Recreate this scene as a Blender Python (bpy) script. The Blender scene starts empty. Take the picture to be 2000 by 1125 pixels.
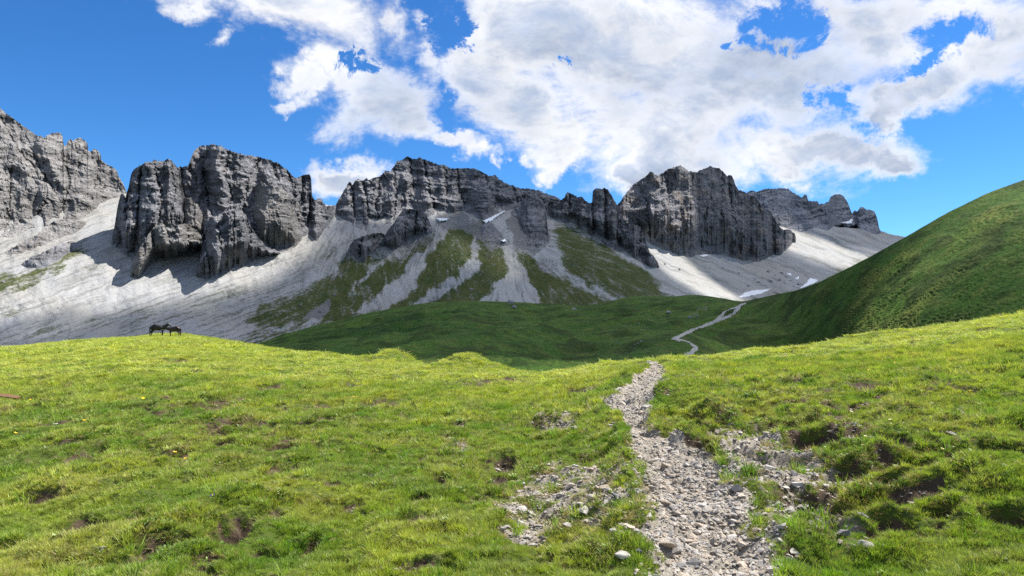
import bpy, bmesh, math, random
import numpy as np
from mathutils import Vector, Matrix
random.seed(7); rng = np.random.default_rng(7)
scene = bpy.context.scene
COL = scene.collection

# ------------------------------------------------------------------ camera
F, CX, CY, HC = 1333.0, 1000.0, 562.5, 1.6          # focal length in photo pixels, centre, eye height
PITCH = math.atan(52.5 / F)
cp, sp = math.cos(PITCH), math.sin(PITCH)
cam_d = bpy.data.cameras.new('camera'); cam = bpy.data.objects.new('camera', cam_d); COL.objects.link(cam)
cam.location = (0, 0, HC); cam.rotation_euler = (math.pi / 2 + PITCH, 0, 0)
cam_d.sensor_width = 36; cam_d.lens = 36 * F / 2000; cam_d.clip_start = 0.05; cam_d.clip_end = 30000
scene.camera = cam

# ------------------------------------------------------------------ light
SUN_AZ, SUN_EL = math.radians(62), math.radians(56)   # azimuth to the right of straight ahead
SX, SY, SZ = math.sin(SUN_AZ) * math.cos(SUN_EL), math.cos(SUN_AZ) * math.cos(SUN_EL), math.sin(SUN_EL)
sun_d = bpy.data.lights.new('sun', 'SUN'); sun = bpy.data.objects.new('sun', sun_d); COL.objects.link(sun)
sun_d.energy = 5.0; sun_d.angle = math.radians(0.53); sun_d.color = (1.0, 0.955, 0.88)
sun.rotation_euler = Vector((-SX, -SY, -SZ)).to_track_quat('-Z', 'Y').to_euler(); sun.location = (0, 0, 400)
scene.view_settings.view_transform = 'Standard'; scene.view_settings.look = 'None'
scene.view_settings.exposure = 0.90; scene.view_settings.gamma = 1.0
scene.cycles.max_bounces = 5; scene.cycles.diffuse_bounces = 3; scene.cycles.transparent_max_bounces = 8
scene.cycles.use_denoising = False

# ------------------------------------------------------------------ node helper
class NT:
    def __init__(s, tree): s.t = tree; s.n = tree.nodes; s.l = tree.links
    def put(s, sock, v):
        if isinstance(v, bpy.types.NodeSocket): s.l.new(v, sock)
        elif v is not None:
            try: sock.default_value = v
            except Exception: sock.default_value = (*v, 1.0)
    def node(s, typ, ins=None, **kw):
        n = s.n.new(typ)
        for k, v in kw.items(): setattr(n, k, v)
        for k, v in (ins or {}).items(): s.put(n.inputs[k], v)
        return n
    def math(s, op, a, b=None, c=None, clamp=False):
        n = s.node('ShaderNodeMath', operation=op, use_clamp=clamp)
        for i, v in enumerate((a, b, c)): s.put(n.inputs[i], v)
        return n.outputs[0]
    def vmath(s, op, a, b=None, out=0):
        n = s.node('ShaderNodeVectorMath', operation=op); s.put(n.inputs[0], a)
        if b is not None: s.put(n.inputs[1], b)
        return n.outputs[out]
    def noise(s, vec, scale, detail=5, rough=.55, dist=0.0, out=0):
        n = s.node('ShaderNodeTexNoise', {'Scale': scale, 'Detail': detail, 'Roughness': rough, 'Distortion': dist})
        if vec is not None: s.l.new(vec, n.inputs['Vector'])
        return n.outputs[out]
    def scaled(s, vec, sc): return s.vmath('MULTIPLY', vec, sc)
    def step(s, v, a, b, lo=0.0, hi=1.0):
        n = s.node('ShaderNodeMapRange', interpolation_type='SMOOTHSTEP'); s.put(n.inputs['Value'], v)
        for k, x in (('From Min', a), ('From Max', b), ('To Min', lo), ('To Max', hi)): s.put(n.inputs[k], x)
        return n.outputs[0]
    def mix(s, f, a, b, mode='MIX'):
        n = s.node('ShaderNodeMix', data_type='RGBA', blend_type=mode)
        s.put(n.inputs[0], f); s.put(n.inputs[6], a); s.put(n.inputs[7], b)
        return n.outputs[2]
    def bump(s, h, strength, dist, normal=None):
        n = s.node('ShaderNodeBump', {'Strength': strength, 'Distance': dist}); s.l.new(h, n.inputs['Height'])
        if normal is not None: s.l.new(normal, n.inputs['Normal'])
        return n.outputs[0]
    def attr(s, name, typ='GEOMETRY'):
        n = s.node('ShaderNodeAttribute', attribute_name=name, attribute_type=typ); return n

def material(name):
    m = bpy.data.materials.new(name); m.use_nodes = True; m.node_tree.nodes.clear()
    t = NT(m.node_tree); out = t.node('ShaderNodeOutputMaterial'); return m, t, out
def finish(t, out, col, normal=None, rough=.9, spec=.15):
    b = t.node('ShaderNodeBsdfPrincipled', {'Roughness': rough, 'Specular IOR Level': spec})
    t.put(b.inputs['Base Color'], col)
    if normal is not None: t.l.new(normal, b.inputs['Normal'])
    t.l.new(b.outputs[0], out.inputs[0])

# ------------------------------------------------------------------ sky with broken cloud
world = bpy.data.worlds.new('World'); scene.world = world; world.use_nodes = True
world.node_tree.nodes.clear(); w = NT(world.node_tree)
def build_sky():
    tc = w.node('ShaderNodeTexCoord').outputs['Generated']
    sky = w.node('ShaderNodeTexSky', sky_type='NISHITA', sun_disc=False)
    sky.sun_elevation = SUN_EL; sky.sun_rotation = SUN_AZ; sky.altitude = 2100; sky.air_density = 1.0; sky.dust_density = .15; sky.ozone_density = 2.0
    hsv = w.node('ShaderNodeHueSaturation', {'Saturation': 1.22, 'Value': 1.0, 'Color': sky.outputs[0]})
    blue = w.mix(1.0, hsv.outputs[0], (0.62, 1.0, 1.28, 1), 'MULTIPLY')
    sep = w.node('ShaderNodeSeparateXYZ'); w.l.new(tc, sep.inputs[0]); dx, dy, dz = sep.outputs
    dyc = w.math('MAXIMUM', dy, .08)
    u = w.math('DIVIDE', dx, dyc); v = w.math('DIVIDE', dz, dyc)
    uv = w.node('ShaderNodeCombineXYZ'); w.l.new(u, uv.inputs[0]); w.l.new(v, uv.inputs[1]); uv = uv.outputs[0]
    # a wind-torn warp so that the banks get ragged edges
    wv = w.vmath('SUBTRACT', w.noise(tc, 6.5, 7, .66, out=1), (.5, .5, .5))
    uvw = w.vmath('ADD', uv, w.scaled(wv, (.20, .14, 0)))
    wv2 = w.vmath('SUBTRACT', w.noise(tc, 13.0, 8, .70, .4, out=1), (.5, .5, .5)); uvg = w.vmath('ADD', uv, w.scaled(wv2, (.26, .15, 0)))
    def blob(cx, cy, rx, ry, rot=0.0, amp=1.0, src=None):
        m = w.node('ShaderNodeMapping', vector_type='TEXTURE')
        w.l.new(src or uvw, m.inputs[0])
        m.inputs[1].default_value = ((cx - CX) / F, (615 - cy) / F, 0)
        m.inputs[2].default_value = (0, 0, rot)
        m.inputs[3].default_value = (rx / F, ry / F, 1)
        return w.math('MULTIPLY', w.math('SUBTRACT', amp, w.vmath('LENGTH', m.outputs[0], out=1)), 1.0)
    banks = [(590, 10, 250, 75, -.25), (660, 70, 150, 60, -.3), (690, 150, 135, 85, -.4), (735, 195, 120, 75, 0), (770, 215, 70, 55, 0), (575, 160, 60, 45, 0), (610, 120, 60, 40, 0),
             (548, 208, 52, 22, .3, .6), (425, 60, 60, 34, .4, .45), (365, 0, 80, 36, -.4, .55), (765, 50, 70, 80, 0, .8), (850, 110, 50, 80, -.3, .5),
             (850, 45, 60, 40, 0, .5), (1060, 50, 190, 130, 0), (955, 130, 110, 80, -.4), (1000, 210, 130, 85, -.3), (1085, 270, 130, 60, 0),
             (1250, 90, 270, 160, 0), (1330, 240, 280, 120, 0), (1500, 140, 260, 130, 0), (1440, 300, 240, 80, 0), (1330, 330, 140, 60, 0),
             (1555, 335, 80, 40, 0), (1660, 60, 320, 90, 0), (1880, 55, 260, 90, 0), (1900, 130, 170, 65, .2), (1800, 165, 150, 45, .35),
             (1640, 300, 150, 45, 0), (1750, 318, 55, 32, 0), (1725, 242, 48, 32, .9), (1765, 200, 110, 32, .5), (1990, 130, 90, 60, 0),
             (865, 262, 95, 26, -.1), (915, 290, 60, 30, -.5), (688, 338, 86, 34, .1), (1018, 305, 34, 22, 0), (968, 324, 20, 32, 0, .8),
             (1100, 312, 60, 24, .1), (1228, 335, 45, 40, 0), (1250, 350, 60, 40, .3), (2150, 60, 220, 120, 0), (900, -200, 700, 170, 0), (1700, -250, 800, 220, 0)]
    gaps = [(1535, 32, 110, 50, .2), (1478, 85, 46, 26, 0), (1640, 192, 82, 40, .35), (1692, 252, 48, 46, .5), (1850, 62, 100, 44, .2), (1808, 112, 66, 26, .5), (690, 118, 40, 20, .4), (880, 50, 32, 70, .2), (1090, 118, 22, 14, 0), (880, 200, 30, 60, .3)]
    m = None
    for b in banks:
        x = blob(*b); m = x if m is None else w.math('SMOOTH_MAX', m, x, .22)
    g = None
    for b in gaps:
        x = blob(*b, src=uvg); g = x if g is None else w.math('MAXIMUM', g, x)
    g = w.math('MAXIMUM', g, 0.0)
    g = w.math('MULTIPLY', g, w.step(w.noise(tc, 18, 8, .72), .32, .62, .25, 1.5))
    m = w.math('SUBTRACT', m, w.math('MULTIPLY', g, .35))
    # the rest of the sky, away from this valley: the same broken cloud without any order
    front = w.step(dy, .25, .5)
    rest = w.math('MULTIPLY_ADD', w.noise(tc, 2.2, 3, .5), 3.4, -1.65)
    high = w.step(dz, .5, .75)
    m = w.mix(w.math('MULTIPLY', front, w.math('SUBTRACT', 1.0, high)), rest, m)
    m = w.math('MAXIMUM', w.math('MINIMUM', m, .58), -1.0)
    mp = w.node('ShaderNodeMapping', vector_type='POINT'); w.l.new(tc, mp.inputs[0]); mp.inputs[2].default_value = (0, .42, 0); mp.inputs[3].default_value = (.62, 1.0, 1.12); tcs = mp.outputs[0]
    def puff(vec):
        a = w.noise(vec, 8.0, 10, .64, .35); b = w.noise(vec, 24.0, 8, .68, .3)
        return w.math('MULTIPLY_ADD', w.math('SUBTRACT', a, .5), 2.0, w.math('MULTIPLY', w.math('SUBTRACT', b, .5), .9))
    n0 = puff(tcs)
    toward = w.vmath('ADD', tcs, (SX * .022, 0.0, SZ * .04))
    n1 = puff(toward)
    dens = w.math('ADD', m, w.math('MULTIPLY', n0, 1.0))
    alpha = w.math('MULTIPLY', w.step(dens, -.14, .62), w.step(g, .02, .62, 1.0, 0.0))
    # lighting of the cloud: thin lit rims white, thick middles grey, relief from the slope towards the sun
    soft = w.noise(tcs, 4.2, 5, .55)
    thick = w.step(w.math('MULTIPLY_ADD', w.math('SUBTRACT', soft, .5), 1.6, dens), .30, 1.05)
    rel = w.math('MULTIPLY', w.math('SUBTRACT', n0, n1), .30)
    br = w.math('ADD', w.math('MULTIPLY_ADD', thick, -.43, 1.03), rel)
    br = w.math('MAXIMUM', w.math('MINIMUM', br, 1.05), .50)
    lo = w.mix(thick, (1, 1, 1.0, 1), (.66, .80, 1.08, 1))
    cloud = w.vmath('SCALE', lo); w.put(cloud.node.inputs['Scale'], w.math('MULTIPLY', br, 7.6))
    mixc = w.mix(alpha, blue, cloud)
    bg = w.node('ShaderNodeBackground', {'Strength': .073}); w.l.new(mixc, bg.inputs[0])
    o = w.node('ShaderNodeOutputWorld'); w.l.new(bg.outputs[0], o.inputs[0])
build_sky()

# ------------------------------------------------------------------ numpy helpers
_perm = rng.permutation(1024); _perm = np.concatenate([_perm, _perm, _perm])
_ang = rng.random(1024) * 2 * np.pi; _gx, _gy = np.cos(_ang), np.sin(_ang)
def perlin(x, y, seed=0):
    x = np.asarray(x, float) + seed * 17.31; y = np.asarray(y, float) + seed * 9.77
    xi = np.floor(x).astype(int); yi = np.floor(y).astype(int); xf = x - xi; yf = y - yi
    xi &= 1023; yi &= 1023
    u = xf * xf * xf * (xf * (xf * 6 - 15) + 10); v = yf * yf * yf * (yf * (yf * 6 - 15) + 10)
    def g(ix, iy, fx, fy):
        h = _perm[_perm[ix & 1023] + (iy & 1023)]; return _gx[h] * fx + _gy[h] * fy
    a = g(xi, yi, xf, yf); b = g(xi + 1, yi, xf - 1, yf); c = g(xi, yi + 1, xf, yf - 1); d = g(xi + 1, yi + 1, xf - 1, yf - 1)
    return ((a + (b - a) * u) * (1 - v) + (c + (d - c) * u) * v) * 1.45
def fbm(x, y, o=4, seed=0, gain=.5):
    r = 0; a = 1.0
    for i in range(o): r = r + a * perlin(x, y, seed + i * 3); x = x * 2.03; y = y * 2.03; a *= gain
    return r
def ridged(x, y, o=4, seed=0, gain=.55):
    r = 0; a = 1.0
    for i in range(o): r = r + a * (1 - 2 * np.abs(perlin(x, y, seed + i * 5))); x = x * 2.07; y = y * 2.07; a *= gain
    return r
def sstep(a, b, x): t = np.clip((x - a) / (b - a), 0, 1); return t * t * (3 - 2 * t)
def line(pts, x): p = np.array(pts, float); return np.interp(x, p[:, 0], p[:, 1])
def smooth_line(pts, x, wdt):
    xs = np.arange(-600, 2700, 4.0); y = line(pts, xs); k = np.hanning(int(wdt / 4) * 2 + 3); k /= k.sum()
    return np.interp(x, xs, np.convolve(np.pad(y, len(k) // 2, mode='edge'), k, 'valid'))
def poly_sd(px, py, poly):
    """signed distance to a polygon, positive inside, in the units of the points"""
    p = np.array(poly, float); q = np.roll(p, -1, 0); best = np.full(px.shape, 1e9); ins = np.zeros(px.shape, bool)
    for (ax, ay), (bx, by) in zip(p, q):
        ex, ey = bx - ax, by - ay; L = ex * ex + ey * ey + 1e-9
        t = np.clip(((px - ax) * ex + (py - ay) * ey) / L, 0, 1)
        best = np.minimum(best, (px - ax - t * ex) ** 2 + (py - ay - t * ey) ** 2)
        if abs(ey) > 1e-9:
            c = ((ay > py) != (by > py)) & (px < (bx - ax) * (py - ay) / ey + ax); ins ^= c
    d = np.sqrt(best); return np.where(ins, d, -d)
def ray(px, py):
    """x/y and z/y of the line of sight through a photo pixel"""
    sx = (np.asarray(px, float) - CX) / F; sy = -(np.asarray(py, float) - CY) / F
    y = cp - sy * sp; return sx / y, (sp + sy * cp) / y
def point(px, py, D):
    tx, tz = ray(px, py); return np.stack([tx * D, D + 0 * tx, HC + tz * D], -1)
def py_of(x, y, z):
    up = -(y) * sp + (z - HC) * cp; fw = y * cp + (z - HC) * sp; return CY - F * up / fw
def px_of(x, y, z): return CX + F * x / (y * cp + (z - HC) * sp)

def tag(o, label=None, cat=None, group=None, kind=None):
    if label: o['label'] = label
    if cat: o['category'] = cat
    if group: o['group'] = group
    if kind: o['kind'] = kind
    return o
def mesh_obj(name, V, faces, mat, parent=None, smooth=True, attrs=None):
    """V (n,3), faces (m,k) with k = 3 or 4"""
    me = bpy.data.meshes.new(name); V = np.ascontiguousarray(V, np.float32); faces = np.ascontiguousarray(faces, np.int32)
    k = faces.shape[1]
    me.vertices.add(len(V)); me.vertices.foreach_set('co', V.ravel())
    me.loops.add(faces.size); me.loops.foreach_set('vertex_index', faces.ravel())
    me.polygons.add(len(faces)); me.polygons.foreach_set('loop_start', np.arange(0, faces.size, k, dtype=np.int32))
    me.update(calc_edges=True)
    me.polygons.foreach_set('use_smooth', np.full(len(faces), smooth))
    for an, av in (attrs or {}).items():
        a = me.attributes.new(an, 'FLOAT_COLOR', 'POINT'); c = np.ones((len(V), 4), np.float32); c[:, :av.shape[1]] = av
        a.data.foreach_set('color', c.ravel())
    if mat: me.materials.append(mat)
    o = bpy.data.objects.new(name, me); COL.objects.link(o)
    if parent: o.parent = parent
    return o
def grid_faces(r, c):
    i = np.arange(r * c).reshape(r, c)
    return np.stack([i[:-1, :-1], i[:-1, 1:], i[1:, 1:], i[1:, :-1]], -1).reshape(-1, 4)
def grid_obj(name, P, mat, attrs=None, keep=None, smooth=True):
    r, c = P.shape[:2]; f = grid_faces(r, c)
    if keep is not None: f = f[keep.ravel()]
    return mesh_obj(name, P.reshape(-1, 3), f, mat, None, smooth, {k: v.reshape(-1, v.shape[-1]) for k, v in (attrs or {}).items()})
def bilin(A, fy, fx):
    fy = np.clip(fy, 0, A.shape[0] - 1.001); fx = np.clip(fx, 0, A.shape[1] - 1.001)
    i = fy.astype(int); j = fx.astype(int); a = fy - i; b = fx - j
    return (A[i, j] * (1 - b) + A[i, j + 1] * b) * (1 - a) + (A[i + 1, j] * (1 - b) + A[i + 1, j + 1] * b) * a

# ------------------------------------------------------------------ materials of the land
def mat_rock(name, base=(.178, .178, .190), warm=.40, streak=0.0, tilt=.12):
    m, t, out = material(name); pos = t.node('ShaderNodeNewGeometry').outputs['Position']
    big = t.noise(pos, .018, 5, .6); fine = t.noise(pos, .16, 8, .68); grain = t.noise(pos, .9, 4, .7)
    warp = t.vmath('ADD', pos, t.scaled(t.vmath('SUBTRACT', t.noise(pos, .02, 3, .5, out=1), (.5, .5, .5)), (30, 30, 26)))
    st = t.noise(t.scaled(warp, (.012, .012, .20)), 1.0, 5, .7)
    v = t.math('MULTIPLY_ADD', t.step(fine, .25, .78), .40, .70)
    v = t.math('MULTIPLY', v, t.step(st, .32, .66, .72, 1.18))
    v = t.math('MULTIPLY', v, t.step(big, .3, .7, .82, 1.15))
    v = t.math('MULTIPLY', v, t.step(grain, .3, .7, .82, 1.15))
    if streak:
        sk = t.noise(t.scaled(pos, (.10, .10, .006)), 1.0, 5, .65)
        v = t.math('MULTIPLY', v, t.step(sk, .32, .6, 1 - streak, 1.15))
    w1 = t.math('MULTIPLY', t.step(t.noise(pos, .03, 5, .6, .5), .52, .68), warm)
    col = t.mix(w1, (*base, 1), (base[0] * 1.45, base[1] * 1.22, base[2] * .98, 1))
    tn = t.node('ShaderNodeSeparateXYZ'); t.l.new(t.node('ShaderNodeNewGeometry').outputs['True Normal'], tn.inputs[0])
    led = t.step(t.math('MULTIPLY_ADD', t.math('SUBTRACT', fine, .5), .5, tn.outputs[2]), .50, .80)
    col = t.mix(t.math('MULTIPLY', led, .6), col, (base[0] * 1.9, base[1] * 1.88, base[2] * 1.85, 1))  # upward faces lightened: pale ledge gravel, plus sunlit ledges put into the colour
    c2 = t.vmath('SCALE', col); t.put(c2.node.inputs['Scale'], v)
    h = t.math('ADD', t.math('MULTIPLY', fine, 2.2), t.math('MULTIPLY', st, 1.6))
    nr = t.bump(h, .75, 3.0); nr = t.bump(grain, .5, .8, nr)
    finish(t, out, c2, nr, .92, .1); return m
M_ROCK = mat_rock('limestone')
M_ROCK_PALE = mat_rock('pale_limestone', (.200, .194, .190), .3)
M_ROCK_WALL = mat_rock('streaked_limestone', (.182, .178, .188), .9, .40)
M_ROCK_HAZED = mat_rock('hazed_limestone', (.19, .197, .22), .1)  # bluer limestone, the slight haze of distance painted into its colour

def mat_slope():
    m, t, out = material('scree_and_turf'); pos = t.node('ShaderNodeNewGeometry').outputs['Position']
    z = t.attr('zone'); s = t.node('ShaderNodeSeparateColor'); t.l.new(z.outputs['Color'], s.inputs[0]); gr, stv, rk = s.outputs
    n1 = t.noise(pos, .05, 6, .65); n2 = t.noise(pos, .35, 6, .7); n3 = t.noise(pos, 1.6, 3, .7)
    scree = t.mix(n1, (.40, .40, .40, 1), (.325, .325, .32, 1))
    scree = t.mix(t.step(t.noise(pos, .012, 5, .6), .42, .62, 0, .7), scree, (.36, .345, .31, 1)); scree = t.mix(t.step(stv, .3, .85), scree, (.25, .25, .24, 1))
    scree = t.mix(t.step(n2, .34, .26), scree, (.17, .17, .165, 1))
    g = t.mix(t.step(n1, .35, .65), (.046, .068, .015, 1), (.082, .090, .028, 1))
    g = t.mix(t.step(n2, .52, .68), g, (.115, .108, .065, 1))
    ga = t.step(t.math('MULTIPLY_ADD', t.math('SUBTRACT', n2, .5), 1.9, gr), .20, .95)
    col = t.mix(ga, scree, g)
    ra = t.step(t.math('MULTIPLY_ADD', t.math('SUBTRACT', n2, .5), .9, rk), .42, .58)
    col = t.mix(ra, col, t.mix(n3, (.12, .118, .115, 1), (.24, .235, .23, 1)))
    h = t.math('ADD', t.math('MULTIPLY', n2, 1.5), t.math('MULTIPLY', n3, .5))
    finish(t, out, col, t.bump(h, .7, 1.6), .95, .1); return m
M_SLOPE = mat_slope()

def mat_valley():
    m, t, out = material('valley_turf'); pos = t.node('ShaderNodeNewGeometry').outputs['Position']
    z = t.attr('zone'); s = t.node('ShaderNodeSeparateColor'); t.l.new(z.outputs['Color'], s.inputs[0]); bare, ter, lit = s.outputs
    n1 = t.noise(pos, .022, 5, .6); n2 = t.noise(pos, .16, 6, .68); n3 = t.noise(pos, 1.1, 5, .7)
    c = t.mix(t.step(n1, .35, .65), (.048, .120, .014, 1), (.084, .160, .020, 1))
    c = t.mix(t.step(n2, .45, .66, 0, .9), c, (.130, .170, .032, 1)); c = t.mix(t.step(t.noise(pos, .07, 4, .6), .55, .38, 0, .65), c, (.020, .034, .005, 1))
    c = t.mix(t.step(n3, .35, .62), t.mix(.6, c, (.014, .022, .004, 1)), c)
    c = t.mix(t.math('MULTIPLY', t.step(ter, .35, .8), .95), c, (.120, .138, .030, 1))
    c = t.mix(t.step(t.math('MULTIPLY_ADD', t.math('SUBTRACT', n3, .5), .9, bare), .45, .6), c, (.21, .20, .175, 1))
    h = t.math('ADD', t.math('MULTIPLY', n3, .55), t.math('MULTIPLY', n2, 1.4))
    finish(t, out, c, t.bump(h, .8, .9), .9, .12); return m
M_VALLEY = mat_valley()

def mat_meadow():
    m, t, out = material('meadow_soil'); pos = t.node('ShaderNodeNewGeometry').outputs['Position']
    z = t.attr('zone'); s = t.node('ShaderNodeSeparateColor'); t.l.new(z.outputs['Color'], s.inputs[0]); bare, gravel, damp = s.outputs
    n1 = t.noise(pos, .9, 5, .6); n2 = t.noise(pos, 9, 6, .7); n3 = t.noise(pos, 45, 4, .7)
    g = t.mix(n1, (.060, .100, .016, 1), (.095, .125, .024, 1)); g = t.mix(t.step(n2, .45, .65), g, (.125, .125, .045, 1))
    soil = t.mix(n2, (.045, .030, .020, 1), (.13, .098, .068, 1))
    grav = t.mix(t.step(n3, .35, .65), (.19, .165, .13, 1), (.40, .365, .31, 1))
    c = t.mix(t.step(t.math('MULTIPLY_ADD', t.math('SUBTRACT', n2, .5), .8, bare), .35, .6), g, soil)
    c = t.mix(t.step(t.math('MULTIPLY_ADD', t.math('SUBTRACT', n2, .5), .7, gravel), .35, .6), c, grav)
    h = t.math('ADD', t.math('MULTIPLY', n2, .05), t.math('MULTIPLY', n3, .012))
    finish(t, out, c, t.bump(h, 1.0, 1.0), .95, .1); return m
M_MEADOW = mat_meadow()

# ------------------------------------------------------------------ valley floor and right-hand hill
TOPV = [(-600, 700), (0, 695), (400, 695), (450, 690), (520, 670), (600, 640), (680, 622), (760, 603), (830, 592), (900, 588), (980, 590), (1060, 594), (1110, 597), (1160, 596),
        (1200, 587), (1240, 578), (1310, 580), (1340, 577), (1380, 577), (1420, 585), (1450, 590), (1500, 580), (1560, 567), (1600, 552), (1680, 512), (1770, 462), (1850, 415),
        (1930, 376), (2000, 351), (2080, 322), (2200, 290), (2700, 240)]
DTOPV = [(-600, 420), (0, 420), (450, 450), (700, 560), (900, 560), (1100, 620), (1250, 700), (1400, 560), (1500, 480), (1700, 400), (2700, 400)]
DHILL = [(-600, 420), (1300, 420), (1450, 330), (1600, 230), (1800, 165), (2000, 130), (2300, 115), (2700, 110)]
def top_v(px): return smooth_line(TOPV, px, 22)
V_BOT = 775.0
def valley_D(px, py):
    """forward distance of the valley surface seen at a pixel"""
    tv = top_v(px); t = np.clip((V_BOT - py) / (V_BOT - tv), 0, 1.0)
    Db, Dt = 95.0, smooth_line(DTOPV, px, 200)
    flat = Db * (Dt / Db) ** (t ** 1.25)
    _, a0 = ray(px, V_BOT - 60); _, a = ray(px, py); T = .62
    hill = smooth_line(DHILL, px, 160) * np.where(a > a0, (T - a0) / (T - a), np.exp((a - a0) * 5.5))
    k = sstep(1290, 1600, px)
    return flat ** (1 - k) * hill ** k
def build_valley():
    pxs = np.concatenate([np.arange(-400, -60, 20), np.arange(-60, 2062, 2.2), np.arange(2062, 2420, 18)])
    R = 230; t = np.linspace(0, 1, R) ** .85
    PX, T = np.meshgrid(pxs, t); TV = top_v(PX); PY = V_BOT + (TV - V_BOT) * T
    D = valley_D(PX, PY); P = point(PX, PY, D); x, y = P[..., 0], P[..., 1]
    hillk = sstep(1400, 1700, PX)
    roll = fbm(x / 75, y / 95, 4, 11) * 2.6 * np.clip(y / 260, .3, 1.4) * (1 - .72 * hillk) + ridged(x / 62, y / 80, 2, 14) * 2.3 * (1 - hillk) * np.clip(y / 220, .25, 1.3) + ridged(x / 27, y / 44, 3, 15) * .85 * (1 - hillk) + fbm(x / 8, y / 11, 3, 19) * .50
    roll += fbm(x / 2.4, y / 3, 3, 23) * .22
    z = P[..., 2]
    ph = z / .72 + fbm(x / 11, y / 11, 4, 31, .6) * 2.0
    terr = (np.abs((ph % 1) * 2 - 1)); terr = sstep(.15, .8, terr)
    amp = hillk * np.clip(.5 + .8 * fbm(x / 18, y / 18, 2, 37), 0, 1)
    fade = np.clip((1 - T) * 8, 0.12, 1)
    z = z + roll * fade + terr * .60 * amp * fade
    P[..., 2] = z
    bare = np.zeros_like(x)
    for poly, v in [([(1180, 668), (1230, 640), (1262, 632), (1300, 642), (1275, 660), (1240, 678), (1200, 690)], .36), ([(1310, 585), (1345, 578), (1400, 590), (1390, 600), (1330, 598)], .33),
                    ([(1330, 622), (1380, 608), (1390, 618), (1350, 626)], .5), ([(1190, 700), (1235, 692), (1240, 712), (1190, 712)], .42), ([(1150, 672), (1165, 672), (1165, 684), (1150, 684)], .45)]:
        wx = PX + fbm(PX / 20, PY / 9, 3, 41) * 12; wy = PY + fbm(PX / 20, PY / 9, 3, 44) * 6
        bare = np.maximum(bare, v * sstep(-6, 6, poly_sd(wx, wy, poly)))
    bare = np.maximum(bare, .62 * sstep(.95, 1.25, fbm(x / 6, y / 9, 4, 47)))
    zone = np.stack([bare, terr * amp, 0 * x], -1)
    # back side of the crest lines
    top = P[-1]; extra = []
    for dd, dz in ((4, -1.0), (14, -6), (40, -24), (90, -60)):
        e = top * (1 + dd / np.maximum(top[:, 1:2], 60)); e[:, 2] = top[:, 2] + dz; extra.append(e)
    P = np.concatenate([P, np.stack(extra)]); zone = np.concatenate([zone, np.repeat(zone[-1:], 4, 0)])
    o = grid_obj('valley_meadow', P, M_VALLEY, {'zone': zone}); tag(o, kind='structure')
    global VG; VG = (pxs, t, P[:R], TV)
build_valley()
def valley_at(px, py):
    """a point on the built valley surface, found by marching up the column"""
    pxs, t, P, TV = VG; j = int(np.clip(np.searchsorted(pxs, px), 0, len(pxs) - 1)); c = P[:, j]
    yy = py_of(c[:, 0], c[:, 1], c[:, 2]); yy = np.minimum.accumulate(yy)
    i = np.interp(-py, -yy, np.arange(len(yy))); k = int(min(i, len(c) - 2)); f = i - k
    p = c[k] * (1 - f) + c[k + 1] * f
    tx, _ = ray(px, py); return np.array([tx * p[1], p[1], p[2]])

# ------------------------------------------------------------------ scree slopes
S_PX = np.arange(-400, 2420, 2.0); S_PY = np.arange(745, 255, -1.5)
def build_S():
    PX, PY = np.meshgrid(S_PX, S_PY); _, A = ray(PX, PY)
    pb = np.minimum(top_v(S_PX) + 28, 705); pb = np.where(S_PX > 1420, np.maximum(pb, 600), pb)
    D0 = smooth_line([(-600, 430), (0, 440), (450, 520), (700, 640), (900, 660), (1100, 720), (1250, 800), (1350, 930), (1700, 1150), (2700, 1300)], S_PX, 240)
    up = np.clip((pb[None] - PY) / 110, 0, 1)
    T0 = smooth_line([(-600, .24), (400, .26), (700, .36), (1200, .40), (1350, .24), (1700, .24), (2700, .24)], S_PX, 200)
    T1 = smooth_line([(-600, .56), (700, .64), (1200, .66), (1350, .50), (1500, .46), (1700, .40), (2700, .4)], S_PX, 200)
    T = T0[None] + (T1 - T0)[None] * sstep(0, 1, up); T = np.maximum(T, A + .12)
    dA = np.diff(A, axis=0, prepend=A[:1]); inc = dA / (T - A)
    L = np.cumsum(inc, 0)
    # log depth zero at the foot row of each column
    foot = np.array([np.interp(-p, -S_PY, L[:, j]) for j, p in enumerate(pb)])
    LD = np.log(D0)[None] + L - foot[None]
    # ribs and gullies between the fans (metres, towards the viewer)
    D = np.exp(LD); b = np.zeros_like(D)
    for cx, cy, rx, ry, h, rot in [(690, 525, 34, 45, 16, .5), (575, 590, 115, 38, 15, -.35), (880, 492, 58, 46, 26, -.4), (965, 550, 24, 60, 12, .35), (960, 455, 38, 44, 18, -.5), (730, 568, 40, 26, 8, -.4), (1130, 510, 55, 75, 26, -.6), (1210, 540, 85, 40, 30, .55), (860, 440, 40, 32, 12, -.3),
                                  (1040, 480, 40, 60, 12, 0), (110, 515, 75, 26, 9, -.3), (660, 480, 45, 16, 8, -.7), (200, 520, 70, 14, 4, -.3), (740, 515, 30, 18, 8, -.4)]:
        c, s = math.cos(rot), math.sin(rot); X, Y = PX - cx, PY - cy
        q = ((X * c + Y * s) / rx) ** 2 + ((-X * s + Y * c) / ry) ** 2; b += h * np.exp(-q * 1.1)
    D = D - b
    xm, ym = PX * .75, PY * .75
    D -= fbm(xm / 11, ym / 9, 3, 59) * 1.5 * (PX > 420) * (PX < 1300)
    D -= fbm(xm / 60, ym / 60, 4, 51) * 5.0 + ridged((xm + ym * .2) / 16, ym / 45, 3, 57) * .9 * (PX < 1290) * sstep(480, 620, PX)
    return PX, PY, D
S_PXG, S_PYG, S_D = build_S()
def slope_D(px, py):
    px = np.asarray(px, float); py = np.asarray(py, float)
    return bilin(S_D, (S_PY[0] - py) / 1.5, (px - S_PX[0]) / 2.0)
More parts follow.
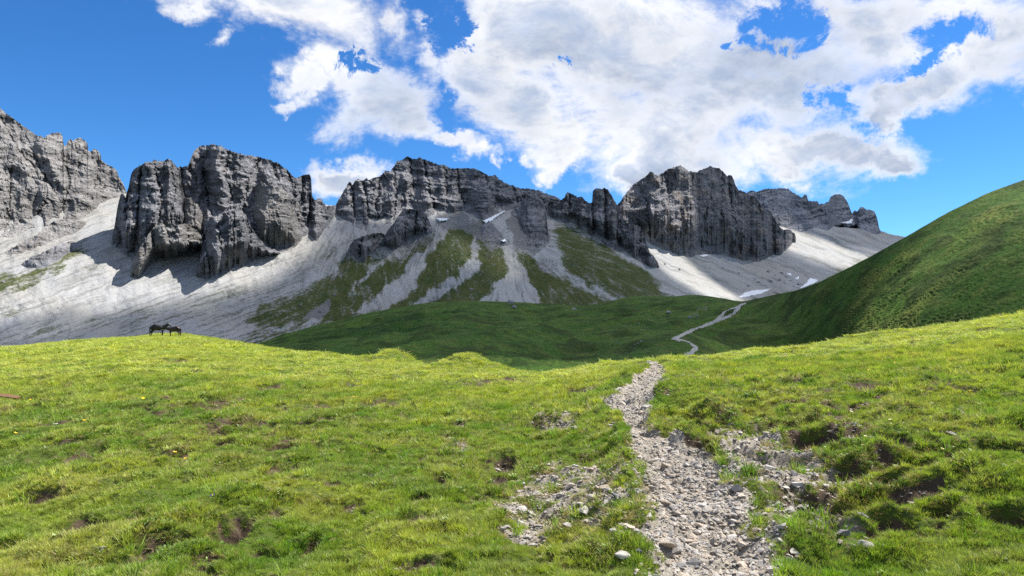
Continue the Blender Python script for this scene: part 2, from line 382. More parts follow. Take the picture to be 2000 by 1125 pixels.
TOPS = [(-600, 330), (0, 420), (200, 385), (235, 374), (247, 376), (260, 385), (400, 400), (620, 402), (632, 399), (656, 403), (680, 410), (1000, 405), (1080, 398), (1160, 410), (1210, 418), (1450, 425), (1600, 440), (1715, 450), (1740, 457), (1768, 463), (1800, 474), (1900, 500), (2700, 560)]
GRASS = [([(-250, 560), (0, 536), (60, 525), (100, 518), (135, 482), (165, 476), (172, 490), (120, 522), (60, 558), (20, 572), (-250, 600)], .85),
         ([(165, 522), (230, 503), (242, 510), (180, 532)], .62), ([(-60, 608), (0, 603), (60, 597), (30, 615), (0, 621), (-60, 625)], .6),
         ([(657, 512), (672, 497), (690, 504), (710, 519), (715, 532), (706, 548), (686, 561), (668, 542)], 1), ([(472, 622), (520, 592), (560, 580), (590, 562), (625, 542), (655, 531), (672, 560), (687, 576), (692, 592), (672, 607), (640, 622), (600, 632), (540, 642), (500, 642)], .9),
         ([(695, 578), (720, 560), (760, 535), (790, 522), (772, 560), (742, 582), (710, 596)], .8), ([(735, 527), (745, 512), (800, 500), (830, 489), (822, 500), (780, 514), (742, 526)], .7),
         ([(825, 512), (850, 485), (870, 470), (900, 452), (925, 464), (934, 496), (910, 516), (880, 531), (868, 536), (845, 526)], .9), ([(925, 592), (948, 562), (968, 530), (990, 503), (1003, 492), (990, 520), (978, 545), (962, 567), (946, 592)], .75),
         ([(1078, 440), (1120, 440), (1150, 458), (1200, 488), (1240, 510), (1285, 545), (1312, 582), (1240, 588), (1190, 574), (1150, 560), (1110, 532), (1092, 500), (1080, 470)], .92),
         ([(1030, 498), (1060, 518), (1100, 545), (1150, 566), (1205, 582), (1190, 605), (1060, 602), (1048, 560)], .44), ([(598, 518), (625, 496), (655, 480), (680, 464), (691, 450), (693, 462), (670, 490), (640, 506), (610, 517)], .55),
         ([(1430, 596), (1480, 576), (1540, 566), (1600, 546), (1640, 526), (1690, 500), (1720, 500), (1600, 570), (1500, 596)], .6), ([(430, 690), (500, 640), (600, 632), (690, 612), (760, 600), (760, 640), (430, 710)], .6),
         ([(700, 500), (720, 492), (745, 490), (735, 505), (715, 515)], .8), ([(850, 430), (885, 412), (930, 440), (930, 462), (890, 455), (855, 470)], .45), ([(-100, 670), (400, 568), (560, 532), (640, 515), (560, 570), (470, 640), (450, 700), (-100, 710)], .30),
         ([(760, 600), (800, 590), (840, 580), (830, 592), (790, 606)], .7), ([(1190, 575), (1320, 580), (1320, 610), (1190, 610)], .8)]
def fan_streak(px, py):
    """light and dark runnels that follow the fall line of each scree fan"""
    c1 = (py + .345 * px) / 5.2; l1 = (px - .345 * py) / 95
    s1 = fbm(l1, c1, 4, 61, .6)
    def fan(ax, ay, seed):
        an = np.arctan2(px - ax, np.maximum(py - ay, 1)); r = np.hypot(px - ax, py - ay); return fbm(an * 26, r / 60, 4, seed, .6)
    s2 = fan(700, 360, 65); s3 = fan(990, 440, 69); s4 = fan(860, 400, 73); s5 = fbm((px + py * 1.5) / 120, (py - px * .42) / 7, 4, 77, .6)
    k2 = sstep(520, 700, px + (620 - py) * .2); k4 = sstep(740, 820, px); k3 = sstep(900, 960, px); k5 = sstep(1230, 1300, px)
    s = s1 * (1 - k2) + s2 * k2; s = s * (1 - k4) + s4 * k4; s = s * (1 - k3) + s3 * k3; return s * (1 - k5) + s5 * k5
def build_slope_mesh():
    pxs = np.concatenate([np.arange(-380, -60, 16), np.arange(-60, 1860, 2.0)]); R = 250
    bot = np.minimum(top_v(pxs) + 26, 703); bot = np.where(pxs > 1420, np.maximum(bot, 598), bot); top = line(TOPS, pxs) + fbm(pxs / 9, pxs * 0, 3, 81) * 1.2
    t = np.linspace(0, 1, R)[:, None]; PY = bot[None] + (top - bot)[None] * t; PX = np.repeat(pxs[None], R, 0)
    D = slope_D(PX, PY)
    wx = PX + fbm(PX / 26, PY / 26, 4, 83) * 11; wy = PY + fbm(PX / 26, PY / 26, 4, 87) * 8
    g = np.zeros_like(PX)
    for poly, v in GRASS: g = np.maximum(g, v * sstep(-14, 14, poly_sd(wx, wy, poly)))
    apron = sstep(-14, 14, poly_sd(wx, wy, [(640, 545), (700, 510), (780, 500), (870, 440), (940, 430), (1010, 485), (1100, 540), (1210, 588), (1190, 606), (760, 612), (620, 640)]))
    g = np.maximum(g, apron * (1.0 + .25 * fbm(PX / 40, PY / 30, 3, 85)))
    for poly, v in [([(852, 430), (880, 430), (864, 468), (836, 506), (822, 532), (806, 575), (760, 606), (690, 618), (690, 604), (742, 572), (776, 542), (800, 506), (845, 465)], 1), ([(922, 440), (938, 478), (936, 500), (948, 512), (922, 540), (888, 566), (850, 592), (790, 608), (800, 588), (850, 560), (890, 535), (914, 510), (918, 480)], .9),
                    ([(970, 462), (996, 468), (1012, 500), (1032, 530), (1052, 565), (1064, 600), (925, 598), (958, 562), (984, 530), (988, 505), (972, 480)], 1), ([(714, 520), (760, 500), (745, 520), (722, 545), (700, 565), (694, 580), (688, 605), (678, 606), (690, 570), (700, 545)], .9), ([(1062, 518), (1100, 540), (1150, 560), (1200, 578), (1190, 586), (1120, 560), (1066, 532)], .45)]:
        g = g * (1 - .9 * v * sstep(-3, 10, poly_sd(wx, wy, poly)))
    st = fan_streak(wx * .3 + PX * .7, wy * .3 + PY * .7)
    g = g + np.where(g > .05, st * .30, np.clip(st - .35, 0, 1) * .55)
    rk = np.zeros_like(PX)
    for poly, v in [([(855, 415), (890, 405), (930, 425), (985, 480), (960, 495), (935, 470), (890, 450), (860, 450)], .55), ([(985, 430), (1030, 410), (1070, 440), (1075, 490), (1040, 500), (1000, 480)], .6), ([(575, 625), (610, 600), (640, 585), (650, 605), (620, 625)], .62),
                    ([(560, 445), (600, 400), (655, 405), (640, 440), (600, 480)], .5), ([(1470, 552), (1500, 530), (1545, 540), (1570, 556), (1520, 566)], .42), ([(1035, 520), (1055, 498), (1085, 505), (1090, 530), (1070, 535)], .5), ([(700, 480), (760, 445), (850, 440), (850, 480), (780, 490)], .5),
                    ([(1720, 448), (1770, 458), (1765, 470), (1720, 465)], .45), ([(0, 505), (60, 480), (150, 440), (160, 470), (60, 530)], .42)]:
        rk = np.maximum(rk, v * sstep(-5, 5, poly_sd(wx, wy, poly)))
    rk = np.maximum(rk, .9 * sstep(.9, 1.25, fbm(PX / 7, PY / 4, 3, 91))); rk = np.maximum(rk, np.clip(g, 0, 1) * .95 * sstep(.55, 1.0, fbm(PX / 16, PY / 12, 4, 93)))
    D = D - st * .35 * (1 - np.clip(g, 0, 1)) - np.clip(rk - .4, 0, 1) * ridged(PX / 9, PY / 7, 3, 95) * 3.0
    P = point(PX, PY, D); zone = np.stack([np.clip(g, 0, 1), np.clip(st * .55 + .42, 0, 1), rk], -1)
    topr = P[-1]; ex = []
    for dd, dz in ((12, -3), (60, -40), (200, -160)):
        e = topr * (1 + dd / topr[:, 1:2]); e[:, 2] = topr[:, 2] + dz; ex.append(e)
    P = np.concatenate([P, np.stack(ex)]); zone = np.concatenate([zone, np.repeat(zone[-1:], 3, 0)])
    tag(grid_obj('mountain_slope', P, M_SLOPE, {'zone': zone}), kind='structure')
build_slope_mesh()

# ------------------------------------------------------------------ rock peaks and buttresses
ROCK_D = {}
GULLY = {'p1': [[(0, 230), (40, 300), (70, 330)], [(85, 340), (90, 390), (60, 440)], [(60, 290), (85, 345), (110, 380)], [(165, 290), (150, 330)], [(120, 300), (135, 350), (120, 420)], [(190, 310), (185, 370)], [(20, 330), (15, 440)]],
         'p2a': [[(300, 325), (315, 380), (310, 430), (305, 490)], [(335, 322), (342, 380), (325, 440), (318, 490)], [(275, 326), (270, 400), (262, 490)], [(249, 370), (244, 430)]],
         'p2b': [[(352, 328), (357, 380), (364, 450)], [(445, 296), (438, 340), (452, 380), (442, 420)], [(590, 345), (586, 390), (575, 450)], [(505, 310), (482, 360), (470, 430)], [(560, 332), (572, 370), (576, 440)], [(395, 330), (405, 390), (415, 430)], [(530, 318), (540, 350)], [(608, 385), (600, 440)]],
         'p2c': [[(320, 435), (330, 470), (335, 505)], [(295, 455), (305, 508)], [(362, 438), (372, 500)]], 'p2e': [[(425, 432), (431, 500), (428, 538)], [(397, 460), (412, 540)], [(457, 405), (452, 530)], [(488, 445), (484, 514)]],
         'p3': [[(893, 330), (895, 370), (908, 405)], [(768, 328), (773, 380), (765, 436)], [(828, 314), (836, 360), (850, 415)], [(945, 342), (960, 380), (965, 420)], [(708, 353), (716, 400), (722, 444)], [(688, 358), (689, 400), (693, 436)], [(742, 346), (734, 400), (740, 440)], [(800, 310), (806, 370)], [(1000, 364), (1010, 400)], [(868, 325), (872, 380)]],
         'p3b': [[(796, 410), (790, 474)], [(812, 412), (807, 466)], [(830, 420), (828, 462)]], 'p3c': [[(706, 463), (700, 508)], [(730, 457), (727, 490)]],
         'p5': [[(1207, 402), (1204, 450), (1210, 492)], [(1156, 395), (1158, 460)], [(1250, 446), (1246, 508)], [(1180, 370), (1184, 470)], [(1112, 378), (1110, 430)]],
         'p6': [[(1388, 326), (1386, 390), (1364, 460), (1372, 493)], [(1420, 343), (1426, 400), (1440, 470), (1450, 505)], [(1350, 340), (1352, 380), (1366, 430), (1358, 498)], [(1263, 390), (1268, 470)], [(1298, 338), (1306, 400)], [(1482, 398), (1491, 470)], [(1506, 420), (1512, 470)], [(1410, 335), (1408, 440)], [(1530, 450), (1526, 490)], [(1330, 400), (1325, 490)]]}
def rock(key, name, label, sky, foot, T, mat, amp=1.0, fwd=0.0, base_D=None, dip=.12, strata=1.0, rib=1.0, seed=0, jag=2.0, step=1.35):
    x0, x1 = sky[0][0], sky[-1][0]; pxs = np.arange(x0, x1 + .01, step)
    top = line(sky, pxs) + (fbm(pxs / 5.5, 0 * pxs, 3, seed + 200) * jag); bot = line(foot, pxs) + fbm(pxs / 15, 0 * pxs, 4, seed + 210, .6) * 5.5
    top = np.minimum(top, bot - .3); R = max(6, int((bot - top).max() / step))
    t = np.linspace(0, 1, R)[:, None]; PX = np.repeat(pxs[None], R, 0); PY = bot[None] + (top - bot)[None] * t
    Df = slope_D(pxs, bot) if base_D is None else base_D(pxs, bot)
    k = np.hanning(25); k /= k.sum(); Df = np.convolve(np.pad(Df, 12, mode='edge'), k, 'valid') * .5 + Df * .5
    _, a0 = ray(pxs, bot); _, A = ray(PX, PY)
    D = Df[None] * (T - a0)[None] / (T - A)
    X = PX * .75; Z = -PY * .75; s = np.median(Df) / 1000
    tt = t + 0 * PX; hpx = (bot[None] - PY)
    u = (PX - x0) / max(x1 - x0, 1)
    D = D - fwd * 1000 * s * np.sin(np.pi * np.clip(u, 0, 1)) ** .7 * sstep(0, .5, tt)
    wX = X + fbm(X / 40, Z / 40, 3, seed + 3) * 9; wZ = Z + fbm(X / 55, Z / 55, 3, seed + 5) * 7
    rel = ridged(wX / 110, wZ / 190, 2, seed + 7, .5) * 15 * rib + ridged(wX / 44, wZ / 105, 3, seed + 8, .5) * 9.5 * rib + ridged(wX / 17, wZ / 46, 3, seed + 9, .5) * 2.0 * rib
    zz = wZ + dip * X
    band = perlin(zz / 13, X / 170, seed + 11) * 5.0 + perlin(zz / 5.6, X / 60, seed + 12) * 2.0 + perlin(zz / 2.6, X / 30, seed + 14) * .8
    rel = rel + band * strata * np.clip(.7 + .9 * perlin(X / 45, Z / 34, seed + 16), .1, 1.6) + fbm(X / 11, Z / 8, 5, seed + 18, .62) * 2.2
    # blocky joints
    jx = perlin(wX / 7.5, wZ / 34, seed + 21); rel = rel - 1.8 * np.exp(-(jx / .055) ** 2)
    rel = rel - np.percentile(rel, 70)
    wob = fbm(PX / 9, PY / 9, 3, seed + 25) * 3.5
    for gl in GULLY.get(key, []):
        g = np.array(gl, float); gx = np.interp(PY, g[:, 1], g[:, 0]); inside = sstep(g[0, 1] - 10, g[0, 1] + 8, PY) * sstep(g[-1, 1] + 14, g[-1, 1] - 8, PY)
        dx = PX - gx + wob; rel = rel - inside * (8 * np.exp(-(dx / 3.6) ** 2) + 9 * np.exp(-((dx - 9) / 13) ** 2) * (dx > 0))
    D = D - rel * amp * s * np.clip(hpx / 16, 0, 1)
    P = point(PX, PY, D)
    skirt = point(pxs, bot + 5, D[0] + 10 * s)[None]
    topr = P[-1]; ex = []
    for dd, dz in ((5, -1.5), (22, -12), (70, -70), (140, -190)):
        e = topr * (1 + dd * s / topr[:, 1:2]); e[:, 2] = topr[:, 2] + dz * s; ex.append(e)
    o = grid_obj(name, np.concatenate([skirt, P, np.stack(ex)]), mat, smooth=False)
    tag(o, label, kind='structure'); ROCK_D[key] = (pxs, bot, top, D)
    return o
def rock_D(key):
    pxs, bot, top, D = ROCK_D[key]
    k = np.hanning(9); k /= k.sum()
    def f(px, py):
        px = np.asarray(px, float); py = np.asarray(py, float)
        b = np.interp(px, pxs, bot); tp = np.interp(px, pxs, top); fy = (b - py) / (b - tp) * (D.shape[0] - 1)
        return bilin(D, fy, (px - pxs[0]) / (pxs[1] - pxs[0]))
    return f
rock('far', 'rock_ridge', 'distant blue-grey rock ridge with towers above the pale scree bowl',
     [(1445, 390), (1460, 375), (1470, 372), (1480, 375), (1490, 370), (1500, 368), (1512, 369), (1525, 367), (1540, 369), (1550, 376), (1560, 383), (1568, 385), (1571, 380), (1576, 381), (1578, 392), (1590, 393), (1598, 393), (1600, 400), (1612, 396), (1618, 394), (1622, 385), (1628, 381), (1638, 379), (1647, 383), (1653, 391), (1658, 400), (1662, 412), (1664, 418), (1668, 412), (1675, 412), (1680, 405), (1686, 404), (1692, 410), (1700, 409), (1708, 413), (1713, 425), (1717, 445), (1721, 453)],
     [(1445, 435), (1525, 441), (1545, 448), (1575, 455), (1580, 450), (1595, 445), (1620, 452), (1625, 446), (1640, 438), (1660, 438), (1670, 442), (1700, 455), (1721, 456)], 1.0, M_ROCK_HAZED, .9, dip=-.2, seed=900, strata=1.3)
rock('p1', 'rock_peak', 'pale sunlit rock slope rising out of view past the scree gully',
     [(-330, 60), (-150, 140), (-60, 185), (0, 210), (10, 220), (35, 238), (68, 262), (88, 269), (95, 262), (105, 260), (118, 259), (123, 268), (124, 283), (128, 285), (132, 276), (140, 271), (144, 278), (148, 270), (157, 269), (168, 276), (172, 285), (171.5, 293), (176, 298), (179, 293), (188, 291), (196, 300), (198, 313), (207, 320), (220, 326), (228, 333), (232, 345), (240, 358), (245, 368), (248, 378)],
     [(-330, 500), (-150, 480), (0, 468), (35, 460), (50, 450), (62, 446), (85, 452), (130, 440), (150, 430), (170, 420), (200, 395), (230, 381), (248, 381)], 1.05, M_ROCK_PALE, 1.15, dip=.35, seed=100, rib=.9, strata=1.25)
rock('p1b', 'rock_rib', 'low broken rock rib below the pale slope between two scree tongues',
     [(10, 492), (30, 480), (50, 468), (68, 462), (85, 446), (105, 432), (120, 428), (140, 436), (155, 430), (168, 432)], [(10, 495), (30, 499), (70, 484), (110, 469), (140, 459), (168, 440)], 1.2, M_ROCK_PALE, .8, .004, seed=130)
rock('p1c', 'rock_outcrop', 'small dark outcrop with turf on its crest standing on the scree',
     [(44, 514), (60, 502), (78, 496), (90, 490), (105, 482), (118, 475), (140, 471), (160, 477)], [(44, 518), (70, 526), (90, 521), (130, 501), (148, 486), (160, 480)], 1.0, M_ROCK, .7, .003, seed=140)
rock('p2b', 'rock_peak', 'tall grey domed rock peak with a dark square tower on its shoulder',
     [(342, 340), (345, 330), (352, 325), (366, 325), (370, 318), (374, 306), (380, 295), (388, 287), (400, 283), (415, 282), (430, 285), (440, 291), (447, 294), (470, 300), (495, 305), (512, 308), (522, 311), (535, 316), (545, 319), (555, 327), (563, 333), (570, 342), (578, 349), (581, 347), (591, 342), (597, 340), (606, 342), (608, 352), (608.5, 380), (612, 386), (617, 390), (620, 387), (628, 388), (632, 398), (638, 402), (646, 402), (652, 400), (657, 404)],
     [(342, 505), (370, 500), (395, 492), (420, 520), (470, 520), (500, 500), (530, 497), (560, 492), (580, 482), (592, 462), (604, 455), (615, 472), (625, 462), (640, 440), (650, 425), (657, 412)], 1.75, M_ROCK, 1.25, .02, seed=220)
rock('p2a', 'rock_tower', 'blocky grey rock tower beside the gully with its shaded flank over the scree',
     [(218, 470), (224, 440), (230, 400), (236, 380), (240, 378), (245, 386), (248, 374), (252, 362), (256, 340), (262, 330), (280, 320), (283, 316), (295, 316), (300, 313), (320, 315), (326, 311), (333, 311), (340, 320), (345, 325), (350, 330), (354, 345), (358, 375), (364, 400), (374, 430)],
     [(218, 480), (225, 487), (245, 502), (262, 510), (280, 515), (300, 507), (340, 503), (374, 480)], 2.1, M_ROCK, 1.1, .06, seed=260)
rock('p2f', 'rock_rib', 'rounded lighter rib standing out from the domed peak face',
     [(478, 430), (484, 395), (492, 366), (510, 355), (530, 361), (550, 366), (565, 380), (575, 405), (582, 430), (588, 452)], [(478, 470), (500, 488), (520, 494), (560, 494), (580, 480), (588, 466)], 1.55, M_ROCK_PALE, .9, .065, seed=300)
rock('p2d', 'rock_knob', 'pale rounded rock knob in the notch between tower and dome',
     [(346, 440), (350, 408), (353, 394), (360, 386), (372, 385), (385, 398), (395, 415), (405, 430), (413, 448)], [(346, 470), (370, 480), (395, 478), (413, 465)], 1.5, M_ROCK_PALE, .8, .06, seed=330)
rock('p2c', 'rock_buttress', 'layered pale buttress at the foot of the blocky tower',
     [(254, 528), (262, 505), (275, 482), (292, 455), (300, 445), (308, 435), (318, 432), (330, 437), (350, 439), (362, 436), (378, 446), (400, 460), (414, 472)], [(254, 541), (268, 546), (280, 536), (300, 511), (340, 506), (365, 503), (395, 493), (414, 484)], 1.6, M_ROCK_PALE, .9, .075, seed=360, strata=1.3, dip=-.25)
rock('p2e', 'rock_buttress', 'steep jointed grey buttress standing forward in the white scree',
     [(383, 536), (392, 500), (396, 465), (399, 440), (405, 426), (415, 422), (424, 436), (432, 428), (440, 410), (448, 403), (458, 402), (470, 408), (480, 420), (490, 440), (498, 455), (512, 470), (530, 485), (548, 492)], [(383, 542), (395, 548), (430, 541), (460, 533), (485, 516), (500, 506), (530, 499), (548, 497)], 1.8, M_ROCK, 1.0, .075, seed=400, dip=-.2)
rock('p3', 'rock_peak', 'broad grey layered peak with a long jagged crest at the valley head',
     [(655, 404), (658, 396), (670, 376), (680, 358), (684, 354), (688, 362), (694, 352), (700, 350), (708, 353), (716, 349), (722, 352), (728, 347), (740, 346), (746, 340), (752, 333), (762, 335), (768, 327), (775, 315), (785, 313), (790, 308), (798, 305), (804, 310), (810, 311), (820, 308), (830, 312), (842, 316), (855, 321), (870, 323), (880, 328), (895, 329), (915, 328), (925, 329), (935, 332), (945, 338), (955, 344), (962, 343), (968, 342), (975, 350), (985, 356), (995, 360), (1010, 366), (1020, 368), (1040, 369), (1055, 373), (1065, 378), (1080, 382), (1092, 388), (1102, 396)],
     [(655, 410), (665, 425), (685, 430), (692, 440), (710, 450), (735, 444), (760, 440), (800, 432), (850, 420), (862, 416), (880, 413), (900, 409), (930, 425), (945, 432), (955, 428), (985, 413), (1010, 405), (1040, 407), (1065, 412), (1085, 405), (1102, 400)], 1.15, M_ROCK, 1.2, .01, seed=440, strata=1.5, dip=.05, rib=.85)
rock('p3b', 'rock_buttress', 'dark cleft buttress below the broad layered peak',
     [(748, 468), (757, 450), (766, 440), (775, 425), (785, 411), (800, 409), (820, 411), (830, 418), (838, 430), (845, 448)], [(748, 474), (756, 482), (766, 488), (785, 479), (800, 471), (820, 466), (845, 456)], 2.0, M_ROCK, 1.0, .05, seed=480, rib=1.3, strata=.5)
rock('p3c', 'rock_outcrop', 'black broken outcrop above the small green knoll',
     [(677, 494), (684, 478), (692, 468), (705, 462), (715, 459), (730, 456), (745, 454), (760, 462)], [(677, 497), (690, 503), (700, 511), (712, 513), (716, 501), (735, 486), (760, 479)], 1.7, M_ROCK, 1.0, .012, seed=510)
rock('p4a', 'rock_outcrop', 'grey rock knob between the two scree chutes below the snow strip',
     [(927, 464), (940, 441), (955, 431), (965, 440), (978, 455), (992, 478)], [(927, 467), (950, 481), (965, 493), (977, 493), (992, 481)], .82, M_ROCK, .55, .0, seed=530)
rock('p4b', 'rock_buttress', 'dark rock nose with a long foot beside the central scree chute',
     [(1000, 412), (1012, 402), (1024, 388), (1040, 384), (1058, 389), (1066, 408), (1068, 430), (1072, 468)], [(1000, 420), (1014, 428), (1022, 452), (1027, 480), (1034, 489), (1048, 491), (1060, 483), (1072, 472)], .95, M_ROCK, .8, .0, seed=560)
rock('p6', 'rock_peak', 'massive dark rock wall with ochre streaks above the scree bowl',
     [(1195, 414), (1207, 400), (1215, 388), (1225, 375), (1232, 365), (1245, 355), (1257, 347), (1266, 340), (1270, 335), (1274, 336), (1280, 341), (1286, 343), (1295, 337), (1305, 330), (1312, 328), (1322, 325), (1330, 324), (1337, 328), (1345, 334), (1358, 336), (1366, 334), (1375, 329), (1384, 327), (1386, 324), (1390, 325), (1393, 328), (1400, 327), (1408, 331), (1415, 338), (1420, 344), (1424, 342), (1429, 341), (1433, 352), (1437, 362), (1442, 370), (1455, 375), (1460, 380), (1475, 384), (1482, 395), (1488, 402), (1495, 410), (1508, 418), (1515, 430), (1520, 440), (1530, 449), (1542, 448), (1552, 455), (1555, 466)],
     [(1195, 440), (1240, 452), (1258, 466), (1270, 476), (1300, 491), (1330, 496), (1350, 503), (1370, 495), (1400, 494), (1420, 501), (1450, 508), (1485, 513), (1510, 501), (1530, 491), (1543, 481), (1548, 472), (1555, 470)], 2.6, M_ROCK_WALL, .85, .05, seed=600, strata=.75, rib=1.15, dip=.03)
rock('p5', 'rock_peak', 'dark rock tower and low ridge on the crest beside the great wall',
     [(1070, 398), (1080, 388), (1095, 392), (1103, 385), (1105, 378), (1109, 375), (1115, 378), (1123, 382), (1128, 385), (1135, 384), (1145, 392), (1153, 397), (1156.5, 395), (1157, 375), (1160, 370), (1166, 368), (1172, 369), (1180, 366), (1187, 370), (1190, 375), (1197, 385), (1202, 395), (1207, 405), (1208, 415), (1220, 430), (1230, 438), (1245, 440), (1252, 445), (1257, 458), (1262, 475), (1268, 490), (1276, 500), (1284, 510), (1288, 521)],
     [(1070, 422), (1085, 430), (1105, 437), (1120, 434), (1138, 451), (1160, 467), (1190, 486), (1215, 494), (1232, 500), (1240, 509), (1262, 519), (1275, 523), (1288, 524)], 1.6, M_ROCK_WALL, 1.1, .035, seed=660, dip=.1)

# ------------------------------------------------------------------ snow patches
def mat_simple(name, c, rough=.8, spec=.2, var=.15, scale=8.0, coord='Object'):
    m, t, out = material(name); tc = t.node('ShaderNodeTexCoord').outputs[coord]; n = t.noise(tc, scale, 5, .6)
    col = t.mix(n, tuple(x * (1 - var) for x in c) + (1,), tuple(min(1, x * (1 + var)) for x in c) + (1,))
    finish(t, out, col, t.bump(n, .25, .1), rough, spec); return m
M_SNOW = mat_simple('old_snow', (.80, .82, .85), .6, .2, .05, .3)
def snow(poly, label, base=slope_D, up=2.5):
    p = np.array(poly, float); x0, y0 = p.min(0) - 3; x1, y1 = p.max(0) + 3
    n = int(max(10, (x1 - x0) / .9)); r = int(max(8, (y1 - y0) / .7)); PX, PY = np.meshgrid(np.linspace(x0, x1, n), np.linspace(y1, y0, r))
    sd = poly_sd(PX + fbm(PX / 4, PY / 4, 2, 303) * 1.6, PY + fbm(PX / 4, PY / 4, 2, 307) * 1.0, poly)
    D = base(PX, PY); k = np.clip(sd / 1.2, -1, 1); P = point(PX, PY, D - up * k)
    keep = (sd[:-1, :-1] > -1.5) | (sd[1:, 1:] > -1.5) | (sd[:-1, 1:] > -1.5) | (sd[1:, :-1] > -1.5)
    tag(grid_obj('snow_patch', P, M_SNOW, keep=keep), label, 'snow', 'old snow patches on the scree')
snow([(851, 426), (876, 426), (874, 431), (858, 433)], 'small flat snow patch at the head of the chute beside the cleft buttress', up=9)
snow([(942, 431), (958, 424), (985, 411), (988, 413), (966, 427), (956, 436), (967, 445), (962, 448), (948, 437)], 'long forked snow strip in the gully below the broad layered peak', up=9)
snow([(977, 470), (985, 466), (990, 470), (984, 474)], 'tiny snow patch at the top of the central scree chute', up=9)
snow([(1129, 434), (1139, 428), (1138, 441)], 'small snow wedge against the foot of the dark tower', up=10)
snow([(1562, 563), (1575, 552), (1582, 543), (1599, 547), (1590, 553), (1575, 559)], 'bright triangular snow patch at the edge of the green hill', up=3)
snow([(1443, 581), (1455, 571), (1470, 567), (1506, 564), (1490, 572), (1460, 579)], 'long low snow patch on the floor of the scree bowl', up=3)
snow([(1364, 500), (1378, 496), (1385, 500), (1372, 502)], 'thin snow lens under the massive dark wall', up=6)
snow([(1638, 435), (1655, 433), (1666, 425), (1664, 437), (1655, 438)], 'snow strip between the towers of the distant ridge', rock_D('far'), up=14)
snow([(1552, 544), (1560, 539), (1559, 546)], 'speck of snow among boulders in the scree bowl', up=3)
snow([(1536, 535), (1544, 533), (1545, 538)], 'small snow spot above the boulders in the scree bowl', up=3)

# ------------------------------------------------------------------ trail through the valley
M_TRAIL = mat_simple('trail_gravel', (.36, .35, .32), .95, .1, .25, 1.2)
def trail(pts, w0, w1, label):
    p = np.array(pts, float); seg = np.concatenate([[0], np.cumsum(np.hypot(*np.diff(p, axis=0).T))]); s = np.arange(0, seg[-1], 1.3)
    x = np.interp(s, seg, p[:, 0]); y = np.interp(s, seg, p[:, 1])
    k = np.hanning(7); k /= k.sum(); x = np.convolve(np.pad(x, 3, mode='edge'), k, 'valid'); y = np.convolve(np.pad(y, 3, mode='edge'), k, 'valid')
    C = np.array([valley_at(a, b) for a, b in zip(x, y)]); w_ = np.linspace(w0, w1, len(s)) * (1 + .35 * fbm(s / 6, s * 0, 3, 311))
    tan = np.gradient(C, axis=0); nrm = np.stack([tan[:, 1], -tan[:, 0]], -1); nrm /= np.linalg.norm(nrm, axis=1)[:, None] + 1e-9
    rows = []
    for q in (-1, -.5, 0, .5, 1):
        X = C[:, 0] + nrm[:, 0] * w_ * q * .5 + 0; Y = C[:, 1] + nrm[:, 1] * w_ * q * .5
        pz = []
        for a, b, zc in zip(X, Y, C[:, 2]):
            pxs, t, P, TV = VG; pxx = px_of(a, b, zc); j = int(np.clip(np.searchsorted(pxs, pxx), 1, len(pxs) - 1)); c = P[:, j]
            pz.append(np.interp(b, c[:, 1], c[:, 2]))
        rows.append(np.stack([X, Y, np.array(pz) + .16 - .10 * abs(q)], -1))
    tag(grid_obj('path', np.stack(rows), M_TRAIL), label, kind='structure')
trail([(1339, 706), (1342, 696), (1350, 689), (1360, 680), (1350, 670), (1333, 664), (1318, 665), (1322, 659), (1336, 653), (1353, 644), (1378, 636), (1401, 626), (1418, 620), (1436, 611), (1442, 600), (1455, 591)], 1.3, 2.6, 'pale gravel trail winding up the shaded valley')
trail([(1401, 626), (1410, 616), (1415, 609), (1430, 603), (1442, 599)], 1.8, 2.2, 'short side loop of the pale trail')

# ------------------------------------------------------------------ foreground meadow
CREST = [(-600, 700), (-80, 690), (0, 683), (150, 668), (300, 660), (400, 662), (470, 674), (560, 690), (640, 699), (700, 706), (770, 713), (850, 721), (920, 728), (1000, 733), (1050, 735), (1130, 727), (1200, 714), (1280, 713), (1340, 708), (1400, 704), (1500, 691), (1600, 680), (1700, 667), (1800, 650), (1900, 635), (2000, 618), (2080, 604), (2700, 560)]
DCREST = [(-600, 80), (0, 85), (150, 92), (300, 97), (400, 95), (500, 75), (640, 52), (770, 42), (920, 35), (1050, 32), (1130, 29), (1200, 25), (1280, 24), (1400, 27), (1500, 30), (1700, 36), (2000, 44), (2700, 48)]
def crest(px):
    return smooth_line(CREST, px, 30), smooth_line(DCREST, px, 90)
def base_z(px, D):
    cy, Dc = crest(px); _, a = ray(px, cy); zc = HC + a * Dc; s = D / Dc; k = HC / 3
    return (zc + k) * s - k * np.minimum(s, 3) ** 4
def meadow_D(px, py):
    """distance along the bare land form at a pixel in front of the crest"""
    px = float(px); cy, Dc = crest(px); Ds = np.geomspace(1.2, float(Dc), 500); z = base_z(np.full(500, px), Ds); tx, _ = ray(px, py)
    yy = py_of(tx * Ds, Ds, z); return float(np.interp(-py, -yy, Ds))
PATH = [(700, 1272, 1292), (722, 1262, 1300), (735, 1250, 1303), (760, 1216, 1296), (790, 1176, 1276), (812, 1186, 1270), (830, 1204, 1270), (850, 1226, 1292), (880, 1240, 1345), (920, 1250, 1400), (960, 1260, 1432), (1000, 1262, 1450), (1050, 1262, 1470), (1100, 1268, 1492), (1150, 1275, 1515), (1400, 1300, 1640), (2200, 1380, 1950)]
